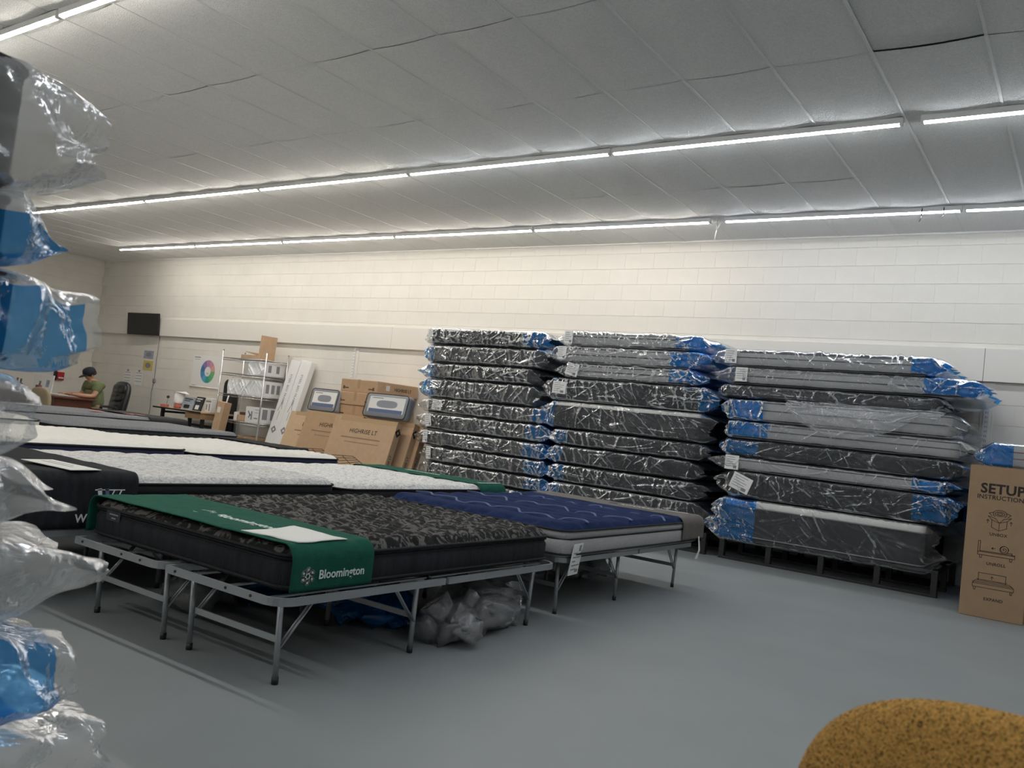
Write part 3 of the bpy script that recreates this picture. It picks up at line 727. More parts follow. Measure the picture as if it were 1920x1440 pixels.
# ---------------------------------------------------------------- beds on folding frames
def folding_frame(label, x0, x1, y0, y1, h, group, first=[None]):
    fl_ = (y1 - y0) / 2.10
    t = thing('folding_bed_frame', label, 'bed frame', ((x0 + x1) / 2, (y0 + y1) / 2, 0), 0, group)
    if first[0] is not None:
        t.scale = (1, fl_, 1)
        for ch in first[0].children:
            c = ch.copy(); link(c, t)
            for g in ch.children: link(g.copy(), c)
        return t
    first[0] = t
    Lx, Ly = x1 - x0, y1 - y0
    zt = h - .016; gap = .03
    for (sx, a0, a1) in ((-1, -Lx / 2, -gap), (1, gap - .02, Lx / 2)):
        for sy in (-1, 1):
            ye = sy * Ly / 2; r = .09
            path = [(a0, sy * .012, zt), (a0, ye - sy * .02, zt), (a0 + .0, ye, zt), (a0 + .02, ye, zt), (a1 - r, ye, zt)]
            path += [(a1 - r + r * math.sin(a), ye - sy * (r - r * math.cos(a)), zt) for a in [PI / 2 * k / 6 for k in range(1, 7)]] + [(a1, sy * .012, zt)]
            rail = MB().sweep(path, .016, .032).build('rail', M_steel, t)
            bl = MB()
            for px in (a0 + .07, a1 - .16, (a0 + a1) / 2 + .05):
                bl.tube([(px, ye - sy * .006, zt + .002), (px, ye + sy * .012, zt + .002)], .006, 8)
            bl.build('bolts', M_dark, rail)
            for px in np.linspace(a0 + .12, a1 - .12, 3):
                MB().sweep([(px, sy * .02, zt - .004), (px, ye - sy * .01, zt - .004)], .018, .008).build('support_bar', M_steel, t)
            lx = []
            for px in (a0 + .06, a1 - .10):
                for yl, tilt in ((ye - sy * .12, .02), (sy * .10, 0.0))[:2 if sy < 0 else 1]:
                    lg = MB().tube([(px, yl + sy * tilt, zt - .012), (px, yl, .015)], .0125, 8).build('leg', M_steel, t, True)
                    MB().tube([(px, yl, 0), (px, yl, .03)], .0145, 8).build('foot_cap', M_dark, lg, True)
                    br = MB().tube([(px - .008, yl, .15), (px - .008, yl - sy * (.17 if yl * sy > .3 else -.17), zt - .02)], .005, 5)
                    br.tube([(px + .008, yl, .15), (px + .008, yl - sy * (.17 if yl * sy > .3 else -.17), zt - .02)], .005, 5)
                    br.build('brace', M_steel, t, True)
            for yl in (ye - sy * .12, sy * .10)[:2 if sy < 0 else 1]:
                MB().box(a0 + .06, a1 - .10, yl - .004, yl + .004, .165, .192).build('cross_bar', M_steel, t)
    return t
def bed_mattress(name, label, x0, x1, y0, y1, z0, z1, side, topm, hfun, group=None, grooves=(), nx=70, ny=90, pm=None, r=.12, top2=None, edge=.05, drop=.03):
    sx, sy, T = x1 - x0, y1 - y0, z1 - z0
    t = thing(name, label, 'mattress', ((x0 + x1) / 2, (y0 + y1) / 2, z0), 0, group)
    zt = T - .03; prof = [(.03, 0), (.008, .01), (0, .03)]
    for g in grooves: prof += [(0, g - .018), (.014, g), (0, g + .018)]
    prof += [(0, zt - .02), (.006, zt)]
    if top2:
        zs = grooves[-1] if grooves else T * .5
        lo = [p for p in prof if p[1] <= zs]; hi = [p for p in prof if p[1] >= zs]
        mb = MB(); loft(mb, sx, sy, r, lo, (0, 0), 6, True, False); mb.build('side_panel', side, t, True)
        mb = MB(); loft(mb, sx, sy, r, hi, (0, 0), 6, False, False); mb.build('pillow_border', top2, t, True)
    else:
        mb = MB(); loft(mb, sx, sy, r, prof, (0, 0), 6, True, False); mb.build('side_panel', side, t, True)
    for g in (.022, zt) + tuple(grooves): piping(sx - (.022 if g in grooves else -.004), sy - (.022 if g in grooves else -.004), r, g, .0065, pm or M_black, t)
    quilt_top(sx - .012, sy - .012, r, T, hfun, topm, t, nx, ny, edge=edge, drop=drop)
    return t
def h_damask(X, Y):
    u = X / .105; v = Y / .085
    a = np.abs(np.sin(PI * (u + .5 * np.floor(v) % 1))) ** .6 * np.abs(np.sin(PI * v)) ** .6
    return (.022 * a + .008 * (vnoise(X * 4, Y * 4, 2) - .5)) * np.where(Y < -.5, .25, 1.0)
def h_swirl(X, Y):
    return .012 * np.abs(np.sin(PI * X / .24 + .6 * np.sin(Y * 9))) ** .5 * np.abs(np.sin(PI * Y / .2 + .5 * np.sin(X * 8))) ** .5 + .006 * vnoise(X * 14, Y * 14, 4)
def h_white(X, Y):
    return .010 * (np.abs(np.sin(PI * (X + Y) / .10)) * np.abs(np.sin(PI * (X - Y) / .10))) ** .5 + .012 * (vnoise(X * 3, Y * 2.5, 9) - .5)
def h_grey(X, Y):
    return .006 * np.abs(np.sin(PI * X / .06 + .5 * np.sin(Y * 11))) + .02 * (vnoise(X * 2.3, Y * 2.1, 12) - .5)
def h_blue(X, Y):
    d = np.zeros_like(X)
    for i in range(-4, 5):
        for j in range(-5, 6):
            cx = i * .19 + (.095 if j % 2 else 0); cy = j * .21
            d += np.exp(-(((X - cx) / .05) ** 2 + ((Y - cy) / .026) ** 2))
    return .012 * vnoise(X * 5, Y * 5, 7) - .030 * d + .008 * np.abs(np.sin(PI * Y / .21))
def drape(name, m, t, sx, ztop, zlo_l, zlo_r, y0, y1, off=.008, seed=1, wob=.006, r=.06, ny=26, thick=.004, skew=0.0):
    """cloth strip over a mattress: over the top across x and down both sides"""
    hx = sx / 2 + off; zt = ztop + off; pts = []
    for k in range(8): pts.append((-hx, zlo_l + (zt - r - zlo_l) * k / 8))
    for k in range(7): a = PI / 2 * k / 6; pts.append((-hx + r - r * math.cos(a), zt - r + r * math.sin(a)))
    for k in range(1, 40): pts.append((-hx + r + (2 * hx - 2 * r) * k / 40, zt))
    for k in range(7): a = PI / 2 * k / 6; pts.append((hx - r + r * math.sin(a), zt - r + r * math.cos(a)))
    for k in range(1, 9): pts.append((hx, zt - r + (zlo_r - zt + r) * k / 8))
    P = np.array(pts); V = np.linspace(0, 1, ny)
    X = np.repeat(P[None, :, 0], ny, 0); Z = np.repeat(P[None, :, 1], ny, 0)
    edge = skew * (X / hx)
    Y = y0 + (y1 - y0) * V[:, None] + edge * V[:, None] + 0 * X
    n = wob * (vnoise(X * 7 + 3 * Y, Y * 16, seed) - .2) + wob * .5 * vnoise(X * 20, Y * 25, seed + 1)
    onside = np.clip((zt - Z) / r, 0, 1)
    Z2 = Z + np.maximum(n, 0) * (1 - onside); X2 = X + np.sign(X) * np.maximum(n, 0) * onside
    o = MB().grid(X2, Y, Z2).build(name, m, t, True)
    md = o.modifiers.new('thickness', 'SOLIDIFY'); md.thickness = thick; md.offset = 1
    return o
def rosette(mb, c, R, w, y=0.0):
    for k in range(6):
        a0 = k * PI / 3
        pts = []
        for j in range(9):
            a = a0 + j * PI / 3 / 8 * 1.6; q = R * (1 - .10 * math.cos(6 * (a - a0))) if j < 6 else R * (1 - (j - 5) * .22)
            pts.append((c[0] + q * math.cos(a), c[1] + q * math.sin(a)))
        mb.line(pts, w, y)
        pts = [(c[0] + R * (.85 - .1 * j) * math.cos(a0 + .5 + j * .33), c[1] + R * (.85 - .1 * j) * math.sin(a0 + .5 + j * .33)) for j in range(6)]
        mb.line(pts, w, y)
    return mb
def logo(parent, M, size, m):
    o = rosette(MB(), (0, 0), size, size * .16).build('printed_emblem', m, parent); o.matrix_local = M @ Matrix.Rotation(-PI / 2, 4, 'X') if False else M
    return o

XA0, XA1 = -4.16, -2.645
FG = 'folding bed frames on the showroom floor'
folding_frame('grey steel folding bed frame under the charcoal mattress with the green cover', XA0 + .06, XA1 + .05, 2.30, 4.40, .375, FG)
bed1 = bed_mattress('display_mattress', 'charcoal mattress with black and grey leaf-patterned top and green cloth cover at its foot', XA0, XA1, 2.38, 4.40, .377, .558, M_charcoal, M_damask, h_damask, 'mattresses on display', (.125,), 150, 190, r=.10)
cv = drape('foot_cover', M_green, bed1, XA1 - XA0, .186, .012, .008, -1.01, -.52, seed=3, skew=-.02)
cv['label'] = 'green cloth cover with white lettering and a white patch'
T1 = .186 + .0155
W1 = XA1 - XA0
def topM(x, y, z): return plane_M((x, y, z), (1, 0, 0), (0, 1, 0))
def sideM(x, y, z): return plane_M((x, y, z), (0, 1, 0), (0, 0, 1))
text('lettering', 'Bloomington', .085, M_cream_letter, cv, topM(.20, -.80, T1), bold=.02)
o = rosette(MB(), (0, 0), .05, .008).build('emblem', M_cream_letter, cv); o.matrix_local = topM(-.12, -.80, T1) @ Matrix.Rotation(PI / 2, 4, 'X').inverted()
text('lettering', 'Bloomington', .052, M_cream_letter, cv, sideM(W1 / 2 + .019, -.73, .072), bold=.02)
o = rosette(MB(), (0, 0), .032, .006).build('emblem', M_cream_letter, cv); o.matrix_local = sideM(W1 / 2 + .019, -.925, .072) @ Matrix.Rotation(PI / 2, 4, 'X').inverted()
pt = MB(); U, V = np.meshgrid(np.linspace(0, 1, 16), np.linspace(0, 1, 12))
pt.grid(W1 / 2 - .36 + .33 * U + .02 * np.sin(V * 5) * (1 - U), -.955 + .28 * V - .03 * (1 - U) * (1 - V), T1 + .002 + .006 * vnoise(U * 4, V * 4, 3) - .01 * np.clip(U - .85, 0, 1))
o = pt.build('white_patch', M_white_patch, cv, True)
md = o.modifiers.new('t', 'SOLIDIFY'); md.thickness = .004
tg = MB().box(0, .12, -.002, 0, .0, .05).build('side_label', M_dgrey, bed1, False, (-W1 / 2 + .16, -1.0105, .095)); tg['label'] = 'small dark woven label on the foot end'
MB().line([(.03, .032), (.10, .032)], .006, -.0021).line([(.05, .014), (.08, .014)], .006, -.0021).build('small_print', M_inkgrey, tg)

folding_frame('dark folding bed frame under the blue tufted mattress', XA0 + .06, XA1 - .09, 4.60, 6.66, .375, FG)
bed2 = bed_mattress('display_mattress', 'blue tufted mattress with light grey sides and a taupe cover at its far end', XA0, XA1, 4.55, 6.72, .377, .575, M_lgrey, M_blue_q, h_blue, 'mattresses on display', (.115,), 140, 180, top2=M_lgrey, r=.10)
cv2 = drape('foot_cover', M_taupe, bed2, W1, .20, .05, .035, .70, 1.10, seed=8, skew=.02); cv2['label'] = 'taupe cloth cover with white print'
text('lettering', 'ASTORAL', .075, M_paper, cv2, topM(.28, .84, .224), shear=.2)
o = MB().box(0, .06, 0, .03, 0, .001).build('printed_mark', M_bluelace, cv2, False, (.53, .80, .224))
o = MB().line([(0, 0), (.1, .01), (.16, -.02), (.26, .03)], .014).build('printed_mark', M_paper, cv2); o.matrix_local = topM(.42, .95, .225) @ Matrix.Rotation(-PI / 2, 4, 'X')
for j, yy in enumerate((-.78, -.15, .42)):
    pth = [(-W1 / 2 + .02 + (W1 - .04) * k / 160, yy + .045 * math.sin(k * .22) + .02 * math.sin(k * .09), .204) for k in range(161)]
    hz = h_blue(np.array([p[0] for p in pth]), np.array([p[1] for p in pth])); hz = np.convolve(np.pad(hz, 2, mode='edge'), [.1, .2, .4, .2, .1], 'valid'); pth = [(p[0], p[1], .198 + max(float(h), -.012) + .003) for p, h in zip(pth, hz)]
    MB().sweep(pth, .016, .006).build('sewn_cord', M_bluelace, bed2)
t = MB().box(-.075, .075, -.0015, .0015, -.2, 0).build('law_tag', M_paper, bed2, False, (W1 / 2 + .012, -.93, .09), (.12, 0, PI / 2 + .12)); t['label'] = 'white printed tag hanging from the side'
pr = MB()
for k, (a, b) in enumerate(((-.05, 0), (-.05, .05), (-.05, -.01), (-.05, .06), (-.05, .02))): pr.line([(a, -.06 - .026 * k), (b, -.06 - .026 * k)], .008, -.002)
pr.box(.02, .055, -.0022, -.0015, -.05, -.012); pr.box(.015, .06, -.0022, -.0015, -.185, -.165)
pr.build('small_print', M_inkgrey, t)
pth = [(W1 / 2 + .014, 1.03, .05), (W1 / 2 + .02, 1.035, 0), (W1 / 2 + .03, 1.03, -.06), (W1 / 2 + .02, 1.0, -.13)]
o = MB(); v = []
for (x, y, z), w in zip(pth, (.012, .013, .016, .03)): v += [(x, y - w, z), (x, y + w, z)]
o.add(v, [(0, 1, 3, 2), (2, 3, 5, 4), (4, 5, 7, 6)]); o = o.build('hanging_tag', M_paper, bed2); o.modifiers.new('t', 'SOLIDIFY').thickness = .002

XB0, XB1 = -5.82, -4.29
folding_frame('folding bed frame under the mattress with the dark cover bearing a W', XB0 + .06, XB1 - .03, 2.02, 4.12, .375, FG)
bed3 = bed_mattress('display_mattress', 'grey swirl-quilted mattress with black border and a dark W cover at its foot', XB0, XB1, 2.02, 4.22, .377, .640, M_dgrey, M_swirl, h_swirl, 'mattresses on display', (.17,), 110, 150, top2=M_black, pm=M_black)
W3 = XB1 - XB0
cv3 = drape('foot_cover', M_charcoal, bed3, W3, .277, .012, .008, -1.115, -.42, seed=13, r=.05, off=.012); cv3['label'] = 'dark knit cover with a W monogram'
mb = MB(); U, V = np.meshgrid(np.linspace(0, 1, 30), np.linspace(0, 1, 8))
mb.grid((U - .5) * (W3 + .03), -1.118 + 0 * U, .012 + V * .285); mb.build('end_flap', M_charcoal, cv3)
cx = W3 / 2 + .022; cy0 = -.575
def sline(pts, w, m, nm='monogram'):
    o = MB().line(pts, w).build(nm, m, cv3); o.matrix_local = sideM(cx, cy0, .20) @ Matrix.Rotation(-PI / 2, 4, 'X'); return o
sline([(-.062, .0), (-.037, -.12)], .022, M_paper); sline([(-.022, .0), (.0, -.12)], .020, M_bluelace); sline([(-.043, 0), (-.02, -.11)], .008, M_navy)
sline([(.038, .0), (.0, -.12)], .008, M_navy); sline([(.018, .0), (-.03, -.12)], .007, M_paper); sline([(.058, .0), (.01, -.12)], .008, M_paper); sline([(-.085, .004), (.075, .004)], .006, M_paper)
text('lettering', 'W', .06, M_paper, cv3, sideM(cx, cy0 - .145, .055), bold=.02)
o = MB().box(-.2, .2, -.09, .09, 0, .003).build('white_patch', M_white_patch, cv3, False, (W3 / 2 - .20, -.74, .306), (0, .02, .15))
MB().box(-.15, .1, -.012, .0, .003, .0036).box(-.15, .05, .03, .04, .003, .0036).build('small_print', M_inkgrey, o)

folding_frame('folding bed frame under the pale quilted mattress with the green far end', XB0 + .06, XB1 - .03, 4.30, 6.18, .375, FG)
bed4 = bed_mattress('display_mattress', 'pale quilted mattress with black sides and a green cover across its far end', XB0, XB1, 4.28, 6.22, .377, .610, M_black, M_swirl2, h_swirl, 'mattresses on display', (.13,), 110, 140)
cv4 = drape('foot_cover', M_green, bed4, W3, .236, .02, .012, .60, .975, seed=18); cv4['label'] = 'green cloth cover with white lettering'
text('lettering', 'Bloomington', .06, M_cream_letter, cv4, plane_M((W3 / 2 - .05, .80, .257), (0, 1, 0), (-1, 0, 0)), bold=.02)
text('lettering', 'Bloomington', .08, M_cream_letter, cv4, topM(-.05, .80, .258), bold=.02)

XC0, XC1 = -7.55, -6.02
folding_frame('folding bed frame under the first white mattress', XC0 + .06, XC1 - .06, 2.2, 4.2, .375, FG)
bed_mattress('display_mattress', 'plump white knit mattress with navy border, beside the grey swirl-quilted one', XC0, XC1, 2.15, 4.22, .377, .692, M_navy, M_whiteknit, h_white, 'mattresses on display', (.2,), 100, 130, top2=M_navy, edge=.08, drop=.022)
folding_frame('folding bed frame under the second white mattress', XC0 + .06, XC1 - .06, 4.3, 5.88, .375, FG)
bed6 = bed_mattress('display_mattress', 'white knit mattress with black and grey border, nearest the stacked cartons', XC0, XC1, 4.26, 5.92, .377, .668, M_mgrey, M_whiteknit, h_white, 'mattresses on display', (.2,), 100, 130, top2=M_navy, edge=.08, drop=.025)
cv6 = drape('foot_cover', M_charcoal, bed6, XC1 - XC0 - .5, .300, .24, .24, .45, .83, seed=28, r=.01); cv6.location = (-.26, 0, 0); cv6['label'] = 'dark glossy cover over the far end'

XD0, XD1 = -10.25, -8.72
folding_frame('folding bed frame under the white mattress at the left', XD0 + .06, XD1 - .06, 2.3, 4.3, .375, FG)
bed_mattress('display_mattress', 'white mattress with rounded corner and dark border, half hidden by the near stack', XD0, XD1, 2.25, 4.42, .377, .70, M_navy, M_whiteknit, h_white, 'mattresses on display', (.2,), 80, 110, top2=M_whiteknit, edge=.2, drop=.06, r=.2)
folding_frame('folding bed frame under the blue-grey mattress near the shelf', XD0 + .06, XD1 - .06, 4.5, 6.7, .375, FG)
bed_mattress('display_mattress', 'blue-grey quilted mattress with charcoal border in front of the wire shelf', XD0, XD1, 4.50, 6.80, .377, .668, M_charcoal, M_steelgrey_q, h_grey, 'mattresses on display', (.2,), 90, 130, top2=M_dgrey)
XE0, XE1 = -12.1, -10.5
folding_frame('folding bed frame under the farthest grey mattress', XE0 + .06, XE1 - .06, 4.6, 6.6, .375, FG)
bed9 = bed_mattress('display_mattress', 'grey mattress with black foot cover, farthest of the display beds', XE0, XE1, 4.6, 7.25, .377, .70, M_charcoal, M_steelgrey_q, h_grey, 'mattresses on display', (.2,), 90, 130, top2=M_dgrey)
cv9 = drape('foot_cover', M_black, bed9, XE1 - XE0, .326, .03, .02, .75, 1.33, seed=38); cv9['label'] = 'black cloth cover with red print'
for (x, y, a, nm, m) in ((-11.6, 5.6, .3, 'leaflet', M_paper), (-11.3, 6.35, -.2, 'leaflet', M_pink), (-11.0, 6.75, .15, 'leaflet', M_pink)):
    o = MB().box(-.12, .12, -.09, .09, 0, .004).build(nm, m, None, False, (x, y, .716), (0, 0, a))
    tag(o, {5.6: 'white leaflet lying on the farthest grey mattress', 6.35: 'red leaflet lying on the farthest grey mattress, in front of the seated man', 6.75: 'red leaflet on the black cover of the farthest mattress'}[y], 'leaflet', 'leaflets on the farthest mattress')

# ---------------------------------------------------------------- cartons, shelf and the back of the shop
def R3(axis, a): return Matrix.Rotation(a, 4, axis)
# tall carton at the right edge
t = thing('cardboard_box', 'tall brown cardboard box printed with setup instructions, at the right edge', 'box', (-.652, 8.21, 0))
MB().bevbox(-.235, .235, 0, .45, 0, 1.262, .006).build('box_body', M_cardbig, t)
fl = MB(); fl.bevbox(-.235, .235, 0.001, .222, 1.262, 1.267, .0015); fl.bevbox(-.235, .235, .228, .449, 1.262, 1.267, .0015); fl.build('top_flap', M_cardbig, t)
MB().box(-.2355, .2355, .20, .25, 1.267, 1.268).build('tape', M_tape, t)
def fr(x, z): return plane_M((x, -.0006, z), (1, 0, 0), (0, 0, 1))
text('lettering', 'SETUP', .112, M_ink, t, fr(.015, 1.075), bold=.03, space=1.05)
text('lettering', 'INSTRUCTIONS', .050, M_ink, t, fr(.015, 1.005), bold=.016, space=1.06)
for w_, z_ in (('UNBOX', .70), ('UNROLL', .453), ('EXPAND', .160)): text('lettering', w_, .034, M_ink, t, fr(.01, z_), bold=.018, space=1.1)
def icon(*strokes, w=.0042):
    mb = MB()
    for s_ in strokes: mb.line(s_, w, -.0004)
    return mb.build('printed_icon', M_ink, t)
def off(pts, dx, dz): return [(x + dx, z + dz) for x, z in pts]
cz = .80
icon(*[off(p, .01, cz) for p in ([(-.055, .02), (-.055, -.04), (0, -.065), (.055, -.04), (.055, .02)], [(0, -.065), (0, .0)], [(-.055, .02), (0, 0), (.055, .02)], [(-.055, .02), (-.085, .05), (-.03, .035), (0, 0)],
     [(.055, .02), (.085, .05), (.03, .035), (0, 0)], [(-.06, .055), (-.08, .075), (-.05, .085)], [(.06, .055), (.08, .075), (.05, .085)],
     [(.05 * math.cos(a), .075 + .032 * math.sin(a)) for a in [k * PI / 8 for k in range(-2, 11)]], [(.036 * math.cos(a), .075 + .018 * math.sin(a)) for a in [k * PI / 6 for k in range(13)]], [(.02 * math.cos(a), .075 + .009 * math.sin(a)) for a in [k * PI / 4 for k in range(9)]],
     [(-.085, -.01), (-.085, .02), (-.094, .01)], [(-.085, .02), (-.076, .01)], [(.085, -.01), (.085, .02), (.076, .01)], [(.085, .02), (.094, .01)])])
cz = .55
icon(*[off(p, .0, cz) for p in ([(-.13, .085), (-.115, .085), (-.115, -.005), (-.13, -.005), (-.13, .085)], [(-.13, -.005), (-.13, -.03), (.14, -.03), (.14, 0), (.115, 0)], [(-.115, -.005), (.14, -.005)], [(-.115, .003), (.12, .003), (.12, .014), (.08, .014)],
     [(-.115, -.03), (-.113, -.055), (-.1, -.055), (-.098, -.03)], [(.105, -.03), (.107, -.055), (.12, -.055), (.122, -.03)], [(-.03, .035), (-.005, .035)], [(-.03, .035), (-.02, .043)], [(-.03, .035), (-.02, .027)],
     [(.06 + (.034 - .004 * k * .35) * math.cos(k * .5), .035 + (.034 - .004 * k * .35) * math.sin(k * .5)) for k in range(24)], [(.06 + .031 * math.cos(k * .5), .035 + .031 * math.sin(k * .5)) for k in range(14)])])
cz = .27
icon(*[off(p, .0, cz) for p in ([(-.11, .10), (.09, .10), (.09, .03)], [(-.11, .10), (-.11, .035)], [(-.15, -.02), (.15, -.02), (.15, .01), (-.15, .01), (-.15, -.02)], [(-.15, .01), (-.13, .035), (.12, .035), (.15, .01)], [(-.15, .022), (.14, .022)], [(-.12, .045), (.1, .045)],
     [(-.14, -.02), (-.138, -.045), (-.128, -.045), (-.126, -.02)], [(.126, -.02), (.128, -.045), (.138, -.045), (.14, -.02)], [(-.01, .055), (-.01, .08)], [(-.01, .08), (-.02, .07)], [(-.01, .08), (0, .07)])])
t['label'] = 'tall brown cardboard box printed with setup instructions, at the right edge'

def carton(name, label, loc, w, d, h, rot=(0, 0, 0), group=None, m=None, tape=True, cat='box'):
    t = thing(name, label, cat, loc, 0, group, rot)
    MB().bevbox(-w / 2, w / 2, 0, d, 0, h, min(.010, h * .06)).build('box_body', m or M_card, t)
    if tape:
        tp = MB(); tp.box(-.028, .028, -.0012, 0, h * .3, h + .0012); tp.box(-.028, .028, 0, d, h, h + .0012); tp.build('tape', M_tape, t)
    return t
# leaning flat-pack cartons with printed front
def highrise(label, loc, ang, rz, w=1.16, h=1.03, d=.12, m=None):
    loc = (loc[0], loc[1] - .15, loc[2]); ang = -.28; h *= 1.03
    t = thing('flat_carton', label, 'box', loc, 0, 'flat cartons leaning by the left stack', (ang, 0, rz))
    MB().bevbox(-w / 2, w / 2, 0, d, 0, h, .006).build('box_body', m or M_card, t)
    M = lambda x, z: plane_M((x, -.0006, z), (1, 0, 0), (0, 0, 1))
    text('lettering', 'HIGHRISE LT', .088, M_ink, t, M(.02, h - .20), bold=.010, space=1.06)
    mb = MB().line([(-.36, h - .30), (.36, h - .30)], .018, -.0004); mb.line([(-.27, h - .365), (.36, h - .365)], .011, -.0004); mb.build('faint_print', M_inksoft, t)
    c = (-.12, h - .62); S_ = []
    q = [(-.31, .03), (.10, .055), (.36, -.05), (.0, -.155)]
    def L_(a, b, s): return (a[0] + (b[0] - a[0]) * s, a[1] + (b[1] - a[1]) * s)
    S_ += [[q[0], q[1], q[2], q[3], q[0]]]
    for s in (.2, .4, .6, .8): S_.append([L_(q[0], q[3], s), L_(q[1], q[2], s)])
    S_.append([L_(q[0], q[1], .5), L_(q[3], q[2], .5)])
    for p in (q[0], q[2], q[3], L_(q[0], q[3], .5), L_(q[3], q[2], .5)): S_.append([p, (p[0] - .02, p[1] - .12)])
    mb = MB()
    for s in S_: mb.line(off(s, *c), .010, -.0004)
    mb.build('printed_drawing', M_inkbrown, t)
    tp = MB(); tp.box(-w / 2 + .12, w / 2, -.001, 0, h - .06, h + .001).box(-w / 2 + .12, w / 2, 0, d, h, h + .0012); tp.build('tape', M_tape, t)
    sd = MB(); X = w / 2 + .0006
    o = MB().line([(0, .045), (.04, 0), (0, -.045), (-.04, 0)], .028, -.0003, True).build('printed_emblem', M_ink, t); o.matrix_local = plane_M((X, d / 2, h - .14), (0, 1, 0), (0, 0, 1)) @ R3('X', -PI / 2)
    text('lettering', 'HIGHRISE LT', .055, M_ink, t, plane_M((X, d / 2, h - .62), (0, 0, 1), (0, -1, 0)), bold=.01)
    return t
highrise('brown flat carton reading HIGHRISE LT, frontmost and nearest the left stack', (-8.50, 8.58, 0.0), -.13, .02, w=1.19)
highrise('brown flat carton directly behind the frontmost one by the left stack', (-8.42, 8.845, 0.0), -.13, .02, w=1.19)
highrise('brown flat carton third in the row by the left stack, against the taped cartons', (-8.36, 8.972, 0.0), -.13, .02, w=1.19)
highrise('brown flat carton behind and left of the frontmost one, lettering half covered', (-9.28, 8.715, 0.0), -.13, .02, h=1.05, m=mat('cardboard_mid', (0.47, 0.315, 0.195), 0.8, var=0.05, vscale=12, spec=.2))  # darker tone stands in for the shading that parts it from its neighbours
highrise('brown flat carton at the far left, beside the long white boxes', (-9.80, 8.86, 0.0), -.13, .02, h=1.01, m=mat('cardboard_pale', (0.60, 0.43, 0.28), 0.8, var=0.05, vscale=12, spec=.2))  # paler tone marks its edge in colour, in place of gap shadow
# stacked long cartons behind
for k in range(8):
    xo = (.03, -.02, .015, 0, .01, -.035, -.02, .015)[k]
    lab = {7: 'topmost long brown carton of the taped stack, marked HIGHRISE LT on its side', 6: 'long brown carton second from the top of the taped stack', 5: 'long brown carton third from the top of the taped stack'}.get(k, f'long brown carton, {["lowest", "second from the floor", "third from the floor", "fourth from the floor", "fifth from the floor"][min(k, 4)]} of the taped stack, hidden by leaning cartons')
    t = carton('long_carton', lab, (-9.31 + xo, 9.27 + (.0, .015, 0, .02, .01, .02, 0, .015)[k], .1985 * k + .0005), .76, .93, .197, group='taped long cartons')
    if k >= 5:
        mb = MB()
        for sx in (-1, 1): mb.box(sx * .25 - .04, sx * .25 + .04, -.0008, 0, .05, .07).box(sx * .31 - .02, sx * .31 + .02, -.0008, 0, .04, .09)
        mb.build('printed_marks', M_inkbrown, t)
        if k == 7:
            text('lettering', 'HIGHRISE LT', .07, M_ink, t, plane_M((.3806, .58, .1), (0, 1, 0), (0, 0, 1)), bold=.01)
            MB().box(.38, .3808, .20, .28, .07, .15).build('white_sticker', M_paper, t)
# bedding in clear zip bags
def zipbag(label, loc, w, h, d, ang, rz=0):
    t = thing('bedding_bag', label, 'bag', loc, 0, 'bedding in clear zip bags', (ang, 0, rz))
    mb = MB(); loft(mb, w, h, .06, [(.03, 0), (.006, .02), (0, d * .5), (.006, d - .02), (.03, d)], (0, 0), 6); mb.xf(Matrix.Translation((0, d, h / 2)) @ R3('X', PI / 2)); mb.build('bag_body', M_greybag, t, True)
    ins = MB().box(-w * .40, w * .42, -.003, 0, h * .22, h * .86).build('paper_insert', M_paper, t); ins['label'] = 'white printed paper insert'
    mb = MB(); mb.add([(w * .02 + w * .24 * math.copysign(abs(math.cos(a)) ** .6, math.cos(a)), -.0036, h * .57 + h * .15 * math.copysign(abs(math.sin(a)) ** .7, math.sin(a))) for a in [2 * PI * k / 24 for k in range(24)]], [tuple(range(24))])
    mb.build('printed_pillow', M_greybag, ins)
    MB().box(-w * .38, w * .4, -.0034, -.003, h * .22, h * .36).build('printed_band', M_bluelace, ins)
    MB().line([(-w * .34, h * .8), (-w * .1, h * .8)], .012, -.0032).build('small_print', M_inkgrey, ins)
    P = [(x, -.004, z) for x, z in [(a, b + h / 2) for a, b in rr(w - .02, h - .02, .05, 5)]]; P.append(P[0])
    MB().tube(P, .007, 6, False).build('zip_edge', M_dgrey, t, True)
    return t
zipbag('grey bedding in a clear zip bag, on the leaning cartons beside the left stack', (-8.33, 8.86, 1.05), .80, .36, .15, -.22, .04)
zipbag('grey bedding in a clear zip bag, leaning left of the taped long cartons', (-9.93, 9.16, 1.035), .60, .37, .15, -.22, .03)

# long white boxes leaning on the wall
def long_white(label, foot, top, w, d, seed):
    f = Vector(foot); u = (Vector(top) - f); L = u.length; u.normalize(); xx = Vector((1, 0, 0)); xx = (xx - u * xx.dot(u)).normalized(); yy = u.cross(xx)
    t = thing('long_white_box', label, 'box', foot, 0, 'long white boxes leaning on the wall')
    t.matrix_world = Matrix(((xx.x, yy.x, u.x, f.x), (xx.y, yy.y, u.y, f.y), (xx.z, yy.z, u.z, f.z), (0, 0, 0, 1)))
    MB().bevbox(-w / 2, w / 2, 0, d, 0, L, .006).build('box_body', M_white, t)
    text('lettering', 'STEEL BED FRAME', .07, M_inkgrey, t, plane_M((0, -.0006, L * .72), (0, 0, -1), (1, 0, 0)), bold=.006)
    for zz, s in ((.62, .05),):
        MB().line([(0, zz + s), (s, zz), (0, zz - s), (-s, zz)], .03, -.0004, True).build('printed_emblem', M_inkgrey, t)
    MB().line([(-.05, .95), (.0, 1.12), (.03, 1.0)], .012, -.0004).line([(0, .8), (0, .95)], .01, -.0004).build('printed_drawing', M_inkgrey, t)
    return t
long_white('long white box leaning on the wall, left of the pair, beside the wire shelf', (-11.89, 9.78, .012), (-11.70, 10.085, 1.86), .24, .11, 1)
